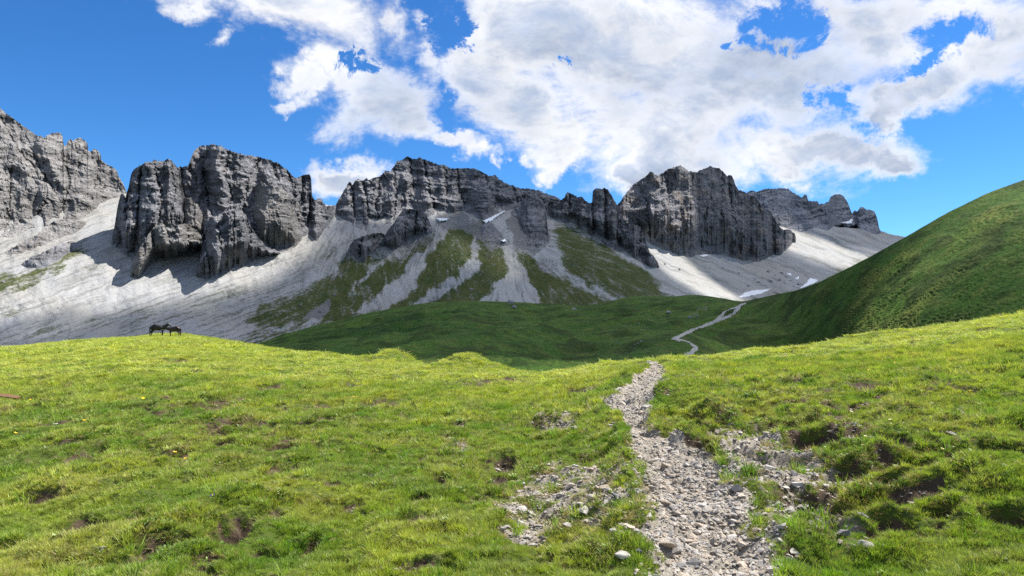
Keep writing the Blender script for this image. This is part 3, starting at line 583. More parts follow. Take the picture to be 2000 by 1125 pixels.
HOLES = [(1085, 838, 52, 13, .16), (1380, 772, 22, 10, .10), (1500, 776, 26, 8, .10), (1610, 775, 24, 8, .08), (1930, 650, 30, 6, .14), (1955, 1036, 46, 16, .16), (1850, 1018, 34, 10, .10), (1790, 935, 70, 22, .16), (1590, 878, 46, 14, .18), (1540, 905, 40, 12, .12), (1660, 945, 46, 12, .14), (1450, 868, 30, 10, .12), (1640, 1060, 40, 12, .12), (1740, 985, 40, 10, .12), (1860, 945, 40, 10, .12), (1530, 845, 30, 9, .12), (640, 802, 55, 9, .12), (740, 796, 48, 9, .11), (445, 835, 45, 9, .10), (165, 900, 34, 12, .12), (60, 992, 66, 10, .07), (340, 1075, 60, 20, .16), (455, 1050, 45, 26, .14), (565, 810, 18, 6, .06), (240, 945, 40, 10, .09), (985, 908, 26, 12, .10), (860, 950, 22, 10, .07),
         (1700, 765, 40, 8, .09), (1480, 905, 40, 18, .10), (1600, 1010, 70, 20, .12), (1720, 1035, 50, 16, .13), (330, 900, 30, 8, .06), (1130, 770, 50, 7, .06), (930, 755, 40, 6, .06), (1970, 900, 40, 18, .14), (1560, 985, 60, 18, .10), (1380, 850, 34, 16, .12), (1240, 935, 14, 40, .06), (700, 760, 40, 5, .07), (300, 785, 40, 5, .06), (120, 830, 50, 7, .05), (520, 770, 30, 5, .06), (1850, 870, 40, 8, .07), (820, 1040, 40, 16, .06), (610, 1085, 20, 14, .06)]
MOUNDS = [(1400, 826, 34, 20, .20), (1596, 836, 36, 22, .22), (1335, 795, 46, 22, .15), (1790, 985, 110, 24, .14), (1930, 985, 90, 28, .20), (575, 985, 100, 30, .10), (85, 975, 70, 16, .04), (1215, 880, 40, 22, .08), (1230, 960, 24, 60, .09), (1720, 880, 90, 26, .13), (1570, 800, 60, 14, .14), (1690, 910, 60, 18, .14), (1545, 1050, 40, 20, .07), (1600, 1085, 46, 20, .09), (1450, 815, 40, 12, .12), (1760, 820, 60, 12, .14), (400, 1000, 90, 26, .06), (1100, 795, 70, 10, .08), (1850, 760, 90, 12, .12), (1640, 755, 60, 8, .09), (1060, 770, 40, 8, .08), (560, 785, 70, 8, .08), (210, 870, 80, 14, .07)]
BARE = [([(960, 975), (1010, 950), (1060, 930), (1120, 915), (1200, 925), (1240, 985), (1225, 1040), (1120, 1035), (1060, 1075), (1000, 1060), (960, 1000)], .68), ([(1380, 850), (1420, 835), (1470, 850), (1520, 880), (1600, 900), (1620, 960), (1560, 990), (1500, 960), (1440, 960), (1400, 900)], .76), ([(1450, 960), (1560, 1000), (1660, 1030), (1720, 1080), (1640, 1090), (1560, 1060), (1480, 1030)], .62),
        ([(1440, 1000), (1520, 1040), (1530, 1125), (1480, 1125)], .6), ([(860, 880), (910, 870), (930, 895), (890, 905)], .6), ([(1195, 905), (1235, 900), (1262, 1000), (1240, 1060), (1215, 1000)], .5), ([(1000, 1010), (1100, 1020), (1080, 1070), (1000, 1060)], .5), ([(1180, 1060), (1270, 1040), (1275, 1125), (1190, 1125)], .5), ([(1040, 820), (1130, 820), (1140, 852), (1060, 850)], .7), ([(1330, 730), (1420, 735), (1440, 755), (1380, 765), (1330, 750)], .45), ([(1860, 810), (1940, 815), (1930, 835), (1870, 830)], .65),
        ([(620, 890), (670, 885), (660, 905), (625, 905)], .42), ([(780, 760), (860, 765), (850, 785), (790, 780)], .35)]
def build_meadow():
    global MG
    pxs = np.concatenate([np.linspace(-2200, -700, 40, endpoint=False), np.linspace(-700, -90, 60), np.arange(-80, 2081, 2.1), np.linspace(2090, 2700, 60), np.linspace(2740, 4200, 40)])
    Ds = np.concatenate([np.geomspace(.3, 3.6, 30, endpoint=False), 1 / np.linspace(1 / 3.6, 1 / 30, 470, endpoint=False), np.geomspace(30, 175, 90)])
    PX, DD = np.meshgrid(pxs, Ds); tx, _ = ray(PX, 800.0); x = tx * DD; y = DD
    z = base_z(PX, DD); PYB = py_of(x, y, z)
    # land form: knolls on the crest, hummocks, small turf steps
    for cx, Dk, h, sx, sy in [(765, 40, .80, 1.15, 2.4), (920, 33.5, .80, 1.35, 2.2), (700, 38, .22, .8, 1.6), (850, 30, .2, .9, 1.5), (1000, 33, .12, 1.0, 2), (640, 50, .2, 2, 3), (1440, 28, .15, 1.6, 2.5), (1700, 35, .25, 3, 3), (340, 97, .5, 4, 6)]:
        c = ray(cx, 700)[0] * Dk; z = z + h * np.exp(-((x - c) / sx) ** 2 - ((y - Dk) / sy) ** 2)
    far = np.clip(DD / 26, .35, 2.2)
    z = z + fbm(x / 3.4, y / 3.4, 3, 401) * .075 * far + ridged(x / 1.3, y / 1.1, 3, 405) * .062 + fbm(x / .45, y / .40, 3, 409) * .050 + fbm(x / .14, y / .14, 2, 413) * .014 + np.maximum(fbm(x / 2.6, y / 1.9, 3, 415), 0) * .10 * np.clip(DD / 9, .6, 1.8)
    bare = np.zeros_like(x); gravel = np.zeros_like(x)
    wob = fbm(x / .55, y / .55, 4, 421)
    for lst, sgn in ((HOLES, -1), (MOUNDS, 1)):
        for cx, cy, rx, ry, h in lst:
            cr = float(crest(float(cx))[0])
            if cy < cr + 6: continue
            D0 = meadow_D(cx, cy); d1 = meadow_D(cx, max(cy - ry, cr + 2)); d2 = meadow_D(cx, cy + ry); rD = max((d1 - d2) / 2, .10); rX = rx * D0 / F; X0 = ray(cx, cy)[0] * D0
            q = np.sqrt(((x - X0) / rX) ** 2 + ((y - D0) / rD) ** 2) + wob * .38
            k = sstep(1.25, .55, q)
            if sgn < 0:
                lip = np.exp(-((q - 1.25) / .3) ** 2) * sstep(-.3, .6, (y - D0) / rD)
                z = z - h * k + h * .35 * lip; bare = np.maximum(bare, k * 1.0)
            else:
                z = z + h * sstep(1.5, .2, q)
    wx = PX + fbm(x / .5, y / .5, 4, 431) * (70 / np.maximum(DD, 3)) ** 1.0 * 2.4; wy = PYB + fbm(x / .5, y / .5, 4, 437) * (60 / np.maximum(DD, 3)) * 1.6
    for poly, v in BARE:
        k = v * sstep(-18, 12, poly_sd(wx, wy, poly)) * np.clip(.9 + .55 * fbm(x / .28, y / .28, 3, 439), .2, 1.3); bare = np.maximum(bare, k * .9); gravel = np.maximum(gravel, k)
    pa = np.array(PATH, float); L = np.interp(wy, pa[:, 0], pa[:, 1]); Rr = np.interp(wy, pa[:, 0], pa[:, 2]); wide = np.maximum(Rr - L, 20)
    inn = np.minimum(wx - L, Rr - wx) / wide; onp = sstep(-.15, .13, inn + .05 * fbm(x / .2, y / .2, 3, 429)) * (PYB > 716) * (DD < 27)
    gap = np.exp(-((PYB - 832) / 7) ** 2); onp = onp * (1 - .30 * gap)
    z = z - .075 * sstep(-.10, .30, inn) * (DD < 27) * sstep(27, 20, DD) + .05 * np.exp(-((inn + .22) / .14) ** 2) * (PYB > 740) * sstep(25, 15, DD)
    patch = fbm(x / 1.6, y / 1.6, 4, 441)
    bare = np.maximum(bare, .8 * sstep(.78, 1.15, patch) * np.clip(1.3 - DD / 60, .2, 1))
    region = .42 * np.exp(-((PX - 1620) / 300) ** 2 - ((PYB - 900) / 150) ** 2) + .32 * np.exp(-((PX - 1080) / 190) ** 2 - ((PYB - 1010) / 130) ** 2) + .26 * np.exp(-((PX - 420) / 420) ** 2 - ((PYB - 890) / 110) ** 2) + .20 * np.exp(-((PX - 400) / 200) ** 2 - ((PYB - 1080) / 50) ** 2)
    sp1 = fbm(x / .55, y / .42, 4, 445, .6) + region; bare = np.maximum(bare, .95 * sstep(.44, .74, sp1 + .25 * patch) * np.clip(1.25 - DD / 40, .15, 1))
    z = z - .065 * sstep(.36, .80, sp1 + .25 * patch) * (DD < 40)
    sp2 = fbm(x / 1.9, y / 1.1, 4, 447, .6); bare = np.maximum(bare, .9 * sstep(.40, .68, sp2) * sstep(7, 12, DD) * np.clip(1.4 - DD / 60, 0, 1)); z = z - .13 * sstep(.36, .78, sp2) * sstep(7, 12, DD) * (DD < 70)
    zone = np.stack([np.clip(bare, 0, 1), np.clip(np.maximum(gravel * .9, onp), 0, 1), 0 * x], -1)
    P = np.stack([x, y, z], -1); MG = dict(region=region, px=pxs, D=Ds, z=z, bare=bare, gravel=gravel, path=onp, patch=patch)
    tag(grid_obj('meadow', P, M_MEADOW, {'zone': zone}), kind='structure')
    # the trodden path is a sheet of its own lying just over the turf
    c0 = (pxs > 1120) & (pxs < 1560); r0 = (Ds > 3.0) & (Ds < 27.5)
    sub = P[np.ix_(r0, c0)].copy(); on = onp[np.ix_(r0, c0)]; sub[..., 2] += np.where(on > .5, .006, -.03 * (1 - on) + .002)
    keep = (on[:-1, :-1] + on[1:, 1:] + on[:-1, 1:] + on[1:, :-1]) > 1.2
    zz = np.stack([0 * on, 0 * on + 1, 0 * on], -1)
    tag(grid_obj('path', sub, M_MEADOW, {'zone': zz}, keep=keep), 'trodden gravel footpath running over the meadow crest', kind='structure')
build_meadow()
def meadow(key, x, y):
    x = np.asarray(x, float); y = np.asarray(y, float); px = CX + x / y * F * (cp + (800 - CY) / F * sp)
    fx = np.interp(px, MG['px'], np.arange(len(MG['px']))); fy = np.interp(y, MG['D'], np.arange(len(MG['D'])))
    return bilin(MG[key], fy, fx)
def on_meadow(px, py):
    D = meadow_D(px, py); x = ray(px, py)[0] * D; return float(x), float(D), float(meadow('z', x, D))

# ------------------------------------------------------------------ grass
def mat_grass(name, c0, c1, c2, trans=.42):
    m, t, out = material(name); a = t.attr('tint', 'INSTANCER').outputs['Fac']; b = t.attr('dry', 'INSTANCER').outputs['Fac']
    r = t.node('ShaderNodeObjectInfo').outputs['Random']
    col = t.mix(a, (*c0, 1), (*c1, 1)); col = t.mix(b, col, (*c2, 1))
    hs = t.node('ShaderNodeHueSaturation', {'Value': t.math('MULTIPLY_ADD', r, .8, .62), 'Color': col}); col = hs.outputs[0]
    d = t.node('ShaderNodeBsdfDiffuse', {'Color': col}); tr = t.node('ShaderNodeBsdfTranslucent', {'Color': t.mix(1.0, col, (1.05, 1.1, .6, 1), 'MULTIPLY')})
    g = t.node('ShaderNodeBsdfGlossy', {'Roughness': .5, 'Color': (.9, .95, .8, 1)})
    mx = t.node('ShaderNodeMixShader', {0: trans}); t.l.new(d.outputs[0], mx.inputs[1]); t.l.new(tr.outputs[0], mx.inputs[2])
    m2 = t.node('ShaderNodeMixShader', {0: .035}); t.l.new(mx.outputs[0], m2.inputs[1]); t.l.new(g.outputs[0], m2.inputs[2])
    t.l.new(m2.outputs[0], out.inputs[0]); return m
M_GRASS = mat_grass('grass_blade', (.140, .275, .022), (.44, .48, .062), (.48, .41, .18))
M_DRY = mat_grass('dry_blade', (.30, .225, .10), (.30, .26, .09), (.40, .32, .17), .3)
M_LEAF = mat_grass('herb_leaf', (.09, .17, .025), (.16, .24, .035), (.30, .29, .09), .3)
def tuft(name, n, h, spread, wdt, lean, mat, seed, leafy=False):
    r = np.random.default_rng(seed); V = []; Fc = []
    for i in range(n):
        an = r.random() * 6.283; rad = spread * math.sqrt(r.random()); bx, by = rad * math.cos(an), rad * math.sin(an)
        hh = h * (.45 + .75 * r.random()); la = an + r.normal(0, .9); ln = lean * (.3 + r.random()) * hh; wa = r.random() * 3.1416
        ww = wdt * (.7 + .6 * r.random()); k = len(V); dxw, dyw = math.cos(wa) * ww / 2, math.sin(wa) * ww / 2; cx, cy = math.cos(la), math.sin(la)
        mid = .62 if leafy else .5; wm = 1.25 if leafy else .8
        for f, zf, ws in ((0, 0, 1 if not leafy else .3), (.38, mid, wm), (1.0, .95, 0)):
            X, Y, Z = bx + cx * ln * f, by + cy * ln * f, hh * zf - .01 * h
            if ws: V += [(X - dxw * ws, Y - dyw * ws, Z), (X + dxw * ws, Y + dyw * ws, Z)]
            else: V.append((X, Y, Z))
        Fc += [(k, k + 1, k + 3), (k, k + 3, k + 2), (k + 2, k + 3, k + 4)]
    me = bpy.data.meshes.new(name); me.from_pydata(V, [], Fc); me.materials.append(mat); me.update()
    return bpy.data.objects.new(name, me)
def scatter(name, label, sources, P, scale, rotz, tilt, tint, dry, idx, kind='stuff', cat=None):
    me = bpy.data.meshes.new(name); n = len(P); me.vertices.add(n); me.vertices.foreach_set('co', np.ascontiguousarray(P, np.float32).ravel())
    rot = np.zeros((n, 3), np.float32); rot[:, 0] = tilt[:, 0]; rot[:, 1] = tilt[:, 1]; rot[:, 2] = rotz
    for nm, typ, val in (('scl', 'FLOAT_VECTOR', scale), ('rot', 'FLOAT_VECTOR', rot), ('tint', 'FLOAT', tint), ('dry', 'FLOAT', dry), ('pick', 'INT', idx)):
        a = me.attributes.new(nm, typ, 'POINT'); val = np.ascontiguousarray(val, np.int32 if typ == 'INT' else np.float32)
        a.data.foreach_set('vector' if typ == 'FLOAT_VECTOR' else 'value', val.ravel())
    o = bpy.data.objects.new(name, me); COL.objects.link(o); tag(o, label, cat, kind=kind)
    ng = bpy.data.node_groups.new(name + '_scatter', 'GeometryNodeTree')
    ng.interface.new_socket('Geometry', in_out='INPUT', socket_type='NodeSocketGeometry'); ng.interface.new_socket('Geometry', in_out='OUTPUT', socket_type='NodeSocketGeometry')
    gi = ng.nodes.new('NodeGroupInput'); go = ng.nodes.new('NodeGroupOutput'); ip = ng.nodes.new('GeometryNodeInstanceOnPoints'); g2i = ng.nodes.new('GeometryNodeGeometryToInstance')
    for s in sources:
        oi = ng.nodes.new('GeometryNodeObjectInfo'); oi.inputs['Object'].default_value = s; ng.links.new(oi.outputs['Geometry'], g2i.inputs[0])
    def na(nm, typ):
        q = ng.nodes.new('GeometryNodeInputNamedAttribute'); q.data_type = typ; q.inputs['Name'].default_value = nm; return next(s for s in q.outputs if s.enabled and s.name == 'Attribute')
    e2r = ng.nodes.new('FunctionNodeEulerToRotation'); ng.links.new(na('rot', 'FLOAT_VECTOR'), e2r.inputs[0])
    ng.links.new(gi.outputs[0], ip.inputs['Points']); ng.links.new(g2i.outputs[0], ip.inputs['Instance']); ip.inputs['Pick Instance'].default_value = True
    ng.links.new(na('pick', 'INT'), ip.inputs['Instance Index']); ng.links.new(e2r.outputs[0], ip.inputs['Rotation']); ng.links.new(na('scl', 'FLOAT_VECTOR'), ip.inputs['Scale'])
    ng.links.new(ip.outputs[0], go.inputs[0])
    md = o.modifiers.new('scatter', 'NODES'); md.node_group = ng
    return o
def spread(d0, d1, per_m2, half=.86):
    """random plan positions in the wedge of land between two distances"""
    n = int(per_m2 * half * (d1 * d1 - d0 * d0)); y = np.sqrt(rng.random(n) * (d1 * d1 - d0 * d0) + d0 * d0); x = (rng.random(n) * 2 - 1) * half * y
    return x, y
def grass_field():
    bands = [(3.2, 6.5, 3000, .033, 1.0), (6.5, 11, 1200, .043, 1.35), (11, 20, 300, .070, 2.0), (20, 40, 80, .11, 3.2), (40, 112, 17, .22, 6.5)]
    short = [tuft('turf_blades', 30, 1.0, .75, .075, .75, M_GRASS, 500 + i) for i in range(4)]
    dryt = [tuft('dry_blades', 24, .75, .95, .06, 1.7, M_DRY, 520 + i) for i in range(3)]
    leaf = [tuft('herb_leaves', 11, .55, .7, .30, 1.4, M_LEAF, 540 + i, True) for i in range(3)]
    acc = {'g': [], 'd': [], 'l': []}
    for d0, d1, den, hgt, wide in bands:
        x, y = spread(d0, d1, den, 1.25 if d1 < 30 else 1.0); px = CX + x / y * F; k = y < crest(px)[1] * 1.15
        x, y = x[k], y[k]; z = meadow('z', x, y); bare = meadow('bare', x, y); grav = meadow('gravel', x, y); pth = meadow('path', x, y)
        n1 = fbm(x / 1.3, y / 1.3, 3, 451); n2 = fbm(x / .33, y / .33, 3, 455); n3 = fbm(x / 5, y / 5, 3, 459)
        cover = 1.02 - 1.15 * np.maximum(bare * 1.02, np.maximum(grav * 1.0, pth * 1.3)) + n2 * .30
        k = rng.random(len(x)) < np.clip(cover, 0, 1) ; k &= pth < .62 + .2 * n2
        x, y, z, n1, n2, n3, bare = x[k], y[k], z[k], n1[k], n2[k], n3[k], bare[k]
        typ = rng.random(len(x)); pd = np.clip(.13 + .26 * n1 + .6 * bare + .15 * n2 + .8 * meadow('region', x, y), .03, .75) * np.clip(1.15 - y / 45, .25, 1); pl = np.clip(.16 + .25 * n2, .03, .4) * (y < 14)
        s0 = hgt * (.7 + .6 * rng.random(len(x))) * (1 + .75 * np.clip(n2 + .3 * n1, -.7, 1.2))
        sc = np.stack([s0 * (.8 + .4 * rng.random(len(x))), s0, s0 * (.75 + .6 * rng.random(len(x)))], -1)
        if wide > 2: sc[:, :2] *= 1.25; sc[:, 2] *= .50
        tint = np.clip(.42 + .55 * n1 + .30 * n3 + rng.normal(0, .16, len(x)) + np.clip((y - 9) / 45, 0, .35), 0, 1); dry = np.clip(.10 + .28 * fbm(x / .8, y / .8, 3, 463) + rng.normal(0, .10, len(x)), 0, .75)
        g = dict(x=x, y=y, z=z, sc=sc, tint=tint, dry=dry)
        md = typ < pd; ml = (~md) & (typ < pd + pl); mg = ~(md | ml)
        for key, mm in (('d', md), ('l', ml), ('g', mg)): acc[key].append({a: b[mm] for a, b in g.items()})
    for key, nm, lab, src in (('g', 'grass', 'short sunlit green alpine turf covering the meadow', short), ('d', 'dry_grass', 'straw-coloured dry grass mats between the green turf', dryt), ('l', 'herbs', 'low broad-leaved herbs mixed into the turf', leaf)):
        q = {a: np.concatenate([e[a] for e in acc[key]]) for a in acc[key][0]}; n = len(q['x'])
        if key == 'd': q['sc'][:, 2] *= .7
        scatter(nm, lab, src, np.stack([q['x'], q['y'], q['z'] - .004], -1), q['sc'], rng.random(n) * 6.283, rng.normal(0, .16, (n, 2)), q['tint'], q['dry'], rng.integers(0, len(src), n), cat=nm.replace('_', ' '))
    # taller fresh tufts, thicker along the path edge
    x, y = spread(3.3, 22, 60, .84); g = np.maximum(meadow('path', x, y), meadow('gravel', x, y)); n2 = fbm(x / .6, y / .6, 3, 467)
    p = np.clip(-.05 + .55 * n2, 0, 1) * (g < .5) + .35 * (g > .08) * (g < .55); k = (rng.random(len(x)) < p) & (meadow('path', x, y) < .5); x, y = x[k], y[k]; n = len(x)
    tall = [tuft('tall_blades', 22, 1.0, .38, .055, .55, M_GRASS, 560 + i) for i in range(3)]; s0 = (.085 + .055 * rng.random(n)) * (1 + .25 * fbm(x, y, 2, 471))
    scatter('grass', 'taller fresh green grass tufts along the path and in hollows', tall, np.stack([x, y, meadow('z', x, y) - .005], -1), np.stack([s0, s0, s0], -1), rng.random(n) * 6.283, rng.normal(0, .2, (n, 2)), np.clip(rng.normal(.22, .2, n), 0, 1), np.clip(rng.normal(.04, .06, n), 0, 1), rng.integers(0, 3, n), cat='grass')
grass_field()

# ------------------------------------------------------------------ stones
def mat_stone(name, base, var=.26):
    m, t, out = material(name); r = t.node('ShaderNodeObjectInfo').outputs['Random']; tc = t.node('ShaderNodeTexCoord').outputs['Object']
    n = t.noise(tc, 2.2, 6, .65); n2 = t.noise(tc, 11, 4, .7)
    c = t.mix(n, tuple(x * .72 for x in base) + (1,), tuple(min(1, x * 1.15) for x in base) + (1,))
    hs = t.node('ShaderNodeHueSaturation', {'Value': t.math('MULTIPLY_ADD', r, var * 2, 1 - var), 'Color': c})
    finish(t, out, hs.outputs[0], t.bump(t.math('ADD', n, t.math('MULTIPLY', n2, .4)), .5, .2), .88, .2); return m
M_STONE = mat_stone('limestone_chip', (.48, .445, .40)); M_STONE_WARM = mat_stone('buff_chip', (.48, .41, .33)); M_STONE_DARK = mat_stone('dark_chip', (.20, .195, .19))
def stone_mesh(seed, flat, mat, pts=15):
    r = np.random.default_rng(seed); bm = bmesh.new()
    for i in range(pts):
        v = r.normal(0, 1, 3); v /= np.linalg.norm(v); v *= .8 + .35 * r.random(); v[2] *= flat; v[1] *= .62 + .3 * r.random(); bm.verts.new(v * .5)
    ret = bmesh.ops.convex_hull(bm, input=bm.verts); bmesh.ops.delete(bm, geom=list(set(ret['geom_interior']) | set(ret['geom_unused'])), context='VERTS')
    me = bpy.data.meshes.new('stone'); bm.to_mesh(me); bm.free(); me.materials.append(mat); return me
STONES = {k: [stone_mesh(600 + 20 * j + i, .38 + .06 * i, m) for i in range(6)] for j, (k, m) in enumerate((('grey', M_STONE), ('buff', M_STONE_WARM), ('dark', M_STONE_DARK)))}
def gravel_fill():
    src = []
    for k, c in (('grey', 5), ('buff', 4), ('dark', 1)):
        for i in range(c): src.append(bpy.data.objects.new('gravel_chip', STONES[k][i]))
    Ps = []; Ss = []
    for d0, d1, den, s0 in ((3.3, 7, 2900, .024), (7, 13, 1200, .027), (13, 26, 520, .032)):
        x, y = spread(d0, d1, den, .6); k = (x > -1.2 * y * .2) ; x, y = x[k], y[k]
        pth = meadow('path', x, y); gr = meadow('gravel', x, y); br = meadow('bare', x, y); n2 = fbm(x / .3, y / .3, 3, 475)
        p = np.clip(np.maximum(pth * 1.0, np.maximum((gr - .28) * .75 * (1 + n2), (br - .5) * (.16 + 1.1 * meadow('region', x, y)))), 0, 1); k = rng.random(len(x)) < p; x, y = x[k], y[k]; n = len(x)
        s = s0 * np.exp(rng.normal(0, .5, n)); Ps.append(np.stack([x, y, meadow('z', x, y) + .004 + s * .1], -1)); Ss.append(np.stack([s, s, s], -1))
    P = np.concatenate(Ps); S = np.concatenate(Ss); n = len(P)
    scatter('gravel', 'fine angular grey gravel carpeting the footpath and bare patches', src, P, S, rng.random(n) * 6.283, rng.normal(0, .25, (n, 2)), np.zeros(n), np.zeros(n), rng.integers(0, len(src), n), cat='gravel')
gravel_fill()
def put_stone(x, y, size, kind, label, group, tilt=.18, sink=.12):
    o = bpy.data.objects.new('stone', random.choice(STONES[kind])); COL.objects.link(o); s = size * random.uniform(.85, 1.15)
    o.scale = (s, s * random.uniform(.7, 1.1), s * random.uniform(.7, 1.1)); o.rotation_euler = (random.gauss(0, tilt), random.gauss(0, tilt), random.random() * 6.28)
    o.location = (x, y, float(meadow('z', x, y)) + s * (.16 - sink)); tag(o, label, 'stone', group); return o
LAB = {'grey': 'pale grey angular stone lying loose on the gravel footpath', 'buff': 'buff-tinted flat stone lying loose on the gravel footpath', 'dark': 'dark grey stone lying loose on the gravel footpath'}
def loose_stones():
    n = 0
    while n < 150:
        y = 3.9 + 12 * random.random() ** 2.2; x = random.uniform(.05, .5) * y
        if float(meadow('path', x, y)) < .8: continue
        k = random.choices(('grey', 'buff', 'dark'), (6, 3, 1.3))[0]; put_stone(x, y, random.uniform(.05, .10) * (1 + y * .03), k, LAB[k], 'stones on the footpath: ' + k); n += 1
    n = 0
    while n < 140:
        px = random.uniform(960, 1720); py = random.uniform(830, 1120); D = meadow_D(px, py); x = ray(px, py)[0] * D
        if max(float(meadow('gravel', x, D)), .55 * float(meadow('bare', x, D))) < .3 or float(meadow('path', x, D)) > .4: continue
        side = px < 1260; k = random.choices(('grey', 'dark'), (6, 1))[0]
        put_stone(x, D, random.uniform(.06, .125), k, ('pale' if k == 'grey' else 'dark') + (' stone in the bare patch of turf beside the inner path edge' if side else ' stone on the eroded bank below the tussocks beside the path'), 'stones in bare turf ' + ('a ' if side else 'b ') + k, .2, .04); n += 1
    for px, py, s, k, lab in [(1112, 846, .22, 'grey', 'grey boulder sunk in the dark turf hollow'), (188, 900, .13, 'grey', 'white-topped flat stone beside a dark turf hole'), (250, 1100, .24, 'grey', 'fractured white rock showing through the torn turf'), (195, 1088, .13, 'grey', 'round pale stone beside the fractured white rock'),
                              (1858, 862, .20, 'grey', 'flat grey slab tilted in the grass of the bank'), (1808, 754, .30, 'grey', 'pale flat rock on the meadow rise'), (1490, 775, .32, 'dark', 'dark rock under a turf edge near the path bend'), (1225, 1078, .17, 'buff', 'broad white stone half overgrown beside the path'), (1600, 1065, .22, 'grey', 'pale round-edged stone among tufts on the bank'),
                              (1385, 960, .15, 'dark', 'narrow dark stone standing on edge in the path gravel'), (1300, 1070, .26, 'buff', 'long buff slab lying at the path edge'), (1345, 852, .14, 'dark', 'dark block at the foot of the earthy tussock'), (1285, 845, .14, 'dark', 'small dark block where the path narrows'), (1150, 887, .14, 'grey', 'pale leaning stone in the turf beside the path'), (868, 925, .11, 'grey', 'lone pale stone in the open turf'),
                              (1895, 822, .22, 'grey', 'largest grey stone in the small bare patch on the rise'), (1915, 830, .18, 'grey', 'flat stone at the rim of the small bare patch on the rise'), (1985, 1050, .2, 'grey', 'grey stone under the overhanging turf step'), (300, 885, .11, 'grey', 'small pale stone among buttercups'), (455, 888, .12, 'grey', 'pale stone in the grassy dip above a turf edge'), (640, 895, .13, 'grey', 'pale stone lying in a thin patch of turf'), (110, 835, .16, 'grey', 'pale stone on the sunlit slope near the board'), (1960, 975, .17, 'dark', 'dark stone in the shade of the turf step'), (1360, 790, .2, 'grey', 'pale stone on the mound by the path')]:
        x, y, z = on_meadow(px, py); o = put_stone(x, y, s * .85, k, lab, None, .14, .10); o.scale.z *= .6
loose_stones()

# ------------------------------------------------------------------ boulders of the valley
def boulder_mesh(seed):
    r = np.random.default_rng(seed); bm = bmesh.new()
    for i in range(26):
        v = r.normal(0, 1, 3); v /= np.linalg.norm(v); v *= .85 + .3 * r.random(); v[2] *= .75; bm.verts.new(v * .5)
    ret = bmesh.ops.convex_hull(bm, input=bm.verts); bmesh.ops.delete(bm, geom=list(set(ret['geom_interior']) | set(ret['geom_unused'])), context='VERTS')
    me = bpy.data.meshes.new('boulder'); bm.to_mesh(me); bm.free(); me.materials.append(mat_stone('boulder_rock%d' % seed, (.27, .265, .26), .2)); return me
BM = [boulder_mesh(700 + i) for i in range(4)]
def boulder(px, py, size_px, label, group=None, where='valley'):
    p = valley_at(px, py) if where == 'valley' else point(px, py, slope_D(px, py)); s = size_px * p[1] / F
    o = bpy.data.objects.new('boulder', random.choice(BM)); COL.objects.link(o); o.location = (p[0], p[1], p[2] + s * .12); o.scale = (s, s * .9, s * random.uniform(.7, 1)); o.rotation_euler = (random.gauss(0, .2), random.gauss(0, .2), random.random() * 6)
    tag(o, label, 'boulder', group)
boulder(998, 593, 16, 'big grey boulder on the crest of the dark green hillock'); boulder(1004, 602, 14, 'second boulder just below the big one on the green hillock'); boulder(1122, 605, 11, 'dark boulder alone on the shaded meadow below the scree fan')
boulder(1306, 612, 12, 'light boulder on the meadow between tower ridge and trail'); boulder(1347, 621, 9, 'dark boulder at the brown hummock beside the trail'); boulder(1362, 617, 7, 'smaller boulder behind the brown hummock beside the trail')
for i, (a, b, c) in enumerate([(1240, 674, 5), (1252, 667, 5), (1246, 671, 4), (1232, 678, 3), (1222, 661, 3), (1262, 655, 3), (1248, 632, 4), (1259, 637, 3), (1193, 704, 4), (1212, 706, 4), (1226, 703, 5), (1232, 708, 4), (1207, 672, 3), (1272, 650, 3)]):
    boulder(a, b, c, 'whitish block in the stony hollow of the shaded valley floor', 'blocks in the valley hollow')
for i, (a, b, c) in enumerate([(1505, 550, 9), (1522, 548, 8), (1527, 534, 7), (1482, 552, 7), (1559, 556, 7), (1500, 531, 6), (1515, 538, 5), (1535, 541, 5), (1545, 549, 5), (1462, 559, 6), (1475, 545, 4), (1550, 560, 4), (1532, 553, 4), (1443, 534, 6), (1412, 523, 6), (1327, 527, 6), (1298, 516, 5)]):
    boulder(a, b, c, 'grey boulder scattered on the floor of the pale scree bowl', 'boulders in the scree bowl', 'slope')

# ------------------------------------------------------------------ flowers
M_YEL = mat_simple('yellow_petal', (.80, .56, .02), .5, .3, .1, 20); M_WHT = mat_simple('cream_petal', (.80, .76, .52), .6, .2, .08, 20); M_BLU = mat_simple('gentian_petal', (.012, .010, .30), .5, .3, .2, 20); M_STEM = mat_simple('flower_stem', (.07, .13, .02), .7, .2, .1, 20)
def flower_meshes(pet, n, rad, cup):
    bm = bmesh.new()
    for i in range(n):
        a = i * 6.283 / n; c, s = math.cos(a), math.sin(a); b = 3.1416 / n * .92
        P = [(0, 0, 0), (rad * .6 * math.cos(a - b), rad * .6 * math.sin(a - b), cup * .5), (rad * c, rad * s, cup), (rad * .6 * math.cos(a + b), rad * .6 * math.sin(a + b), cup * .5)]
        bm.faces.new([bm.verts.new(p) for p in P])
    me = bpy.data.meshes.new('petals'); bm.to_mesh(me); bm.free(); me.materials.append(pet)
    bm = bmesh.new(); bmesh.ops.create_cone(bm, segments=5, radius1=.0016, radius2=.0012, depth=1.0, cap_ends=True); bmesh.ops.translate(bm, verts=bm.verts, vec=(0, 0, .5)); st = bpy.data.meshes.new('stem'); bm.to_mesh(st); bm.free(); st.materials.append(M_STEM)
    bm = bmesh.new(); bmesh.ops.create_icosphere(bm, subdivisions=1, radius=rad * .3); ce = bpy.data.meshes.new('flower_centre'); bm.to_mesh(ce); bm.free(); ce.materials.append(M_YEL)
    return me, st, ce
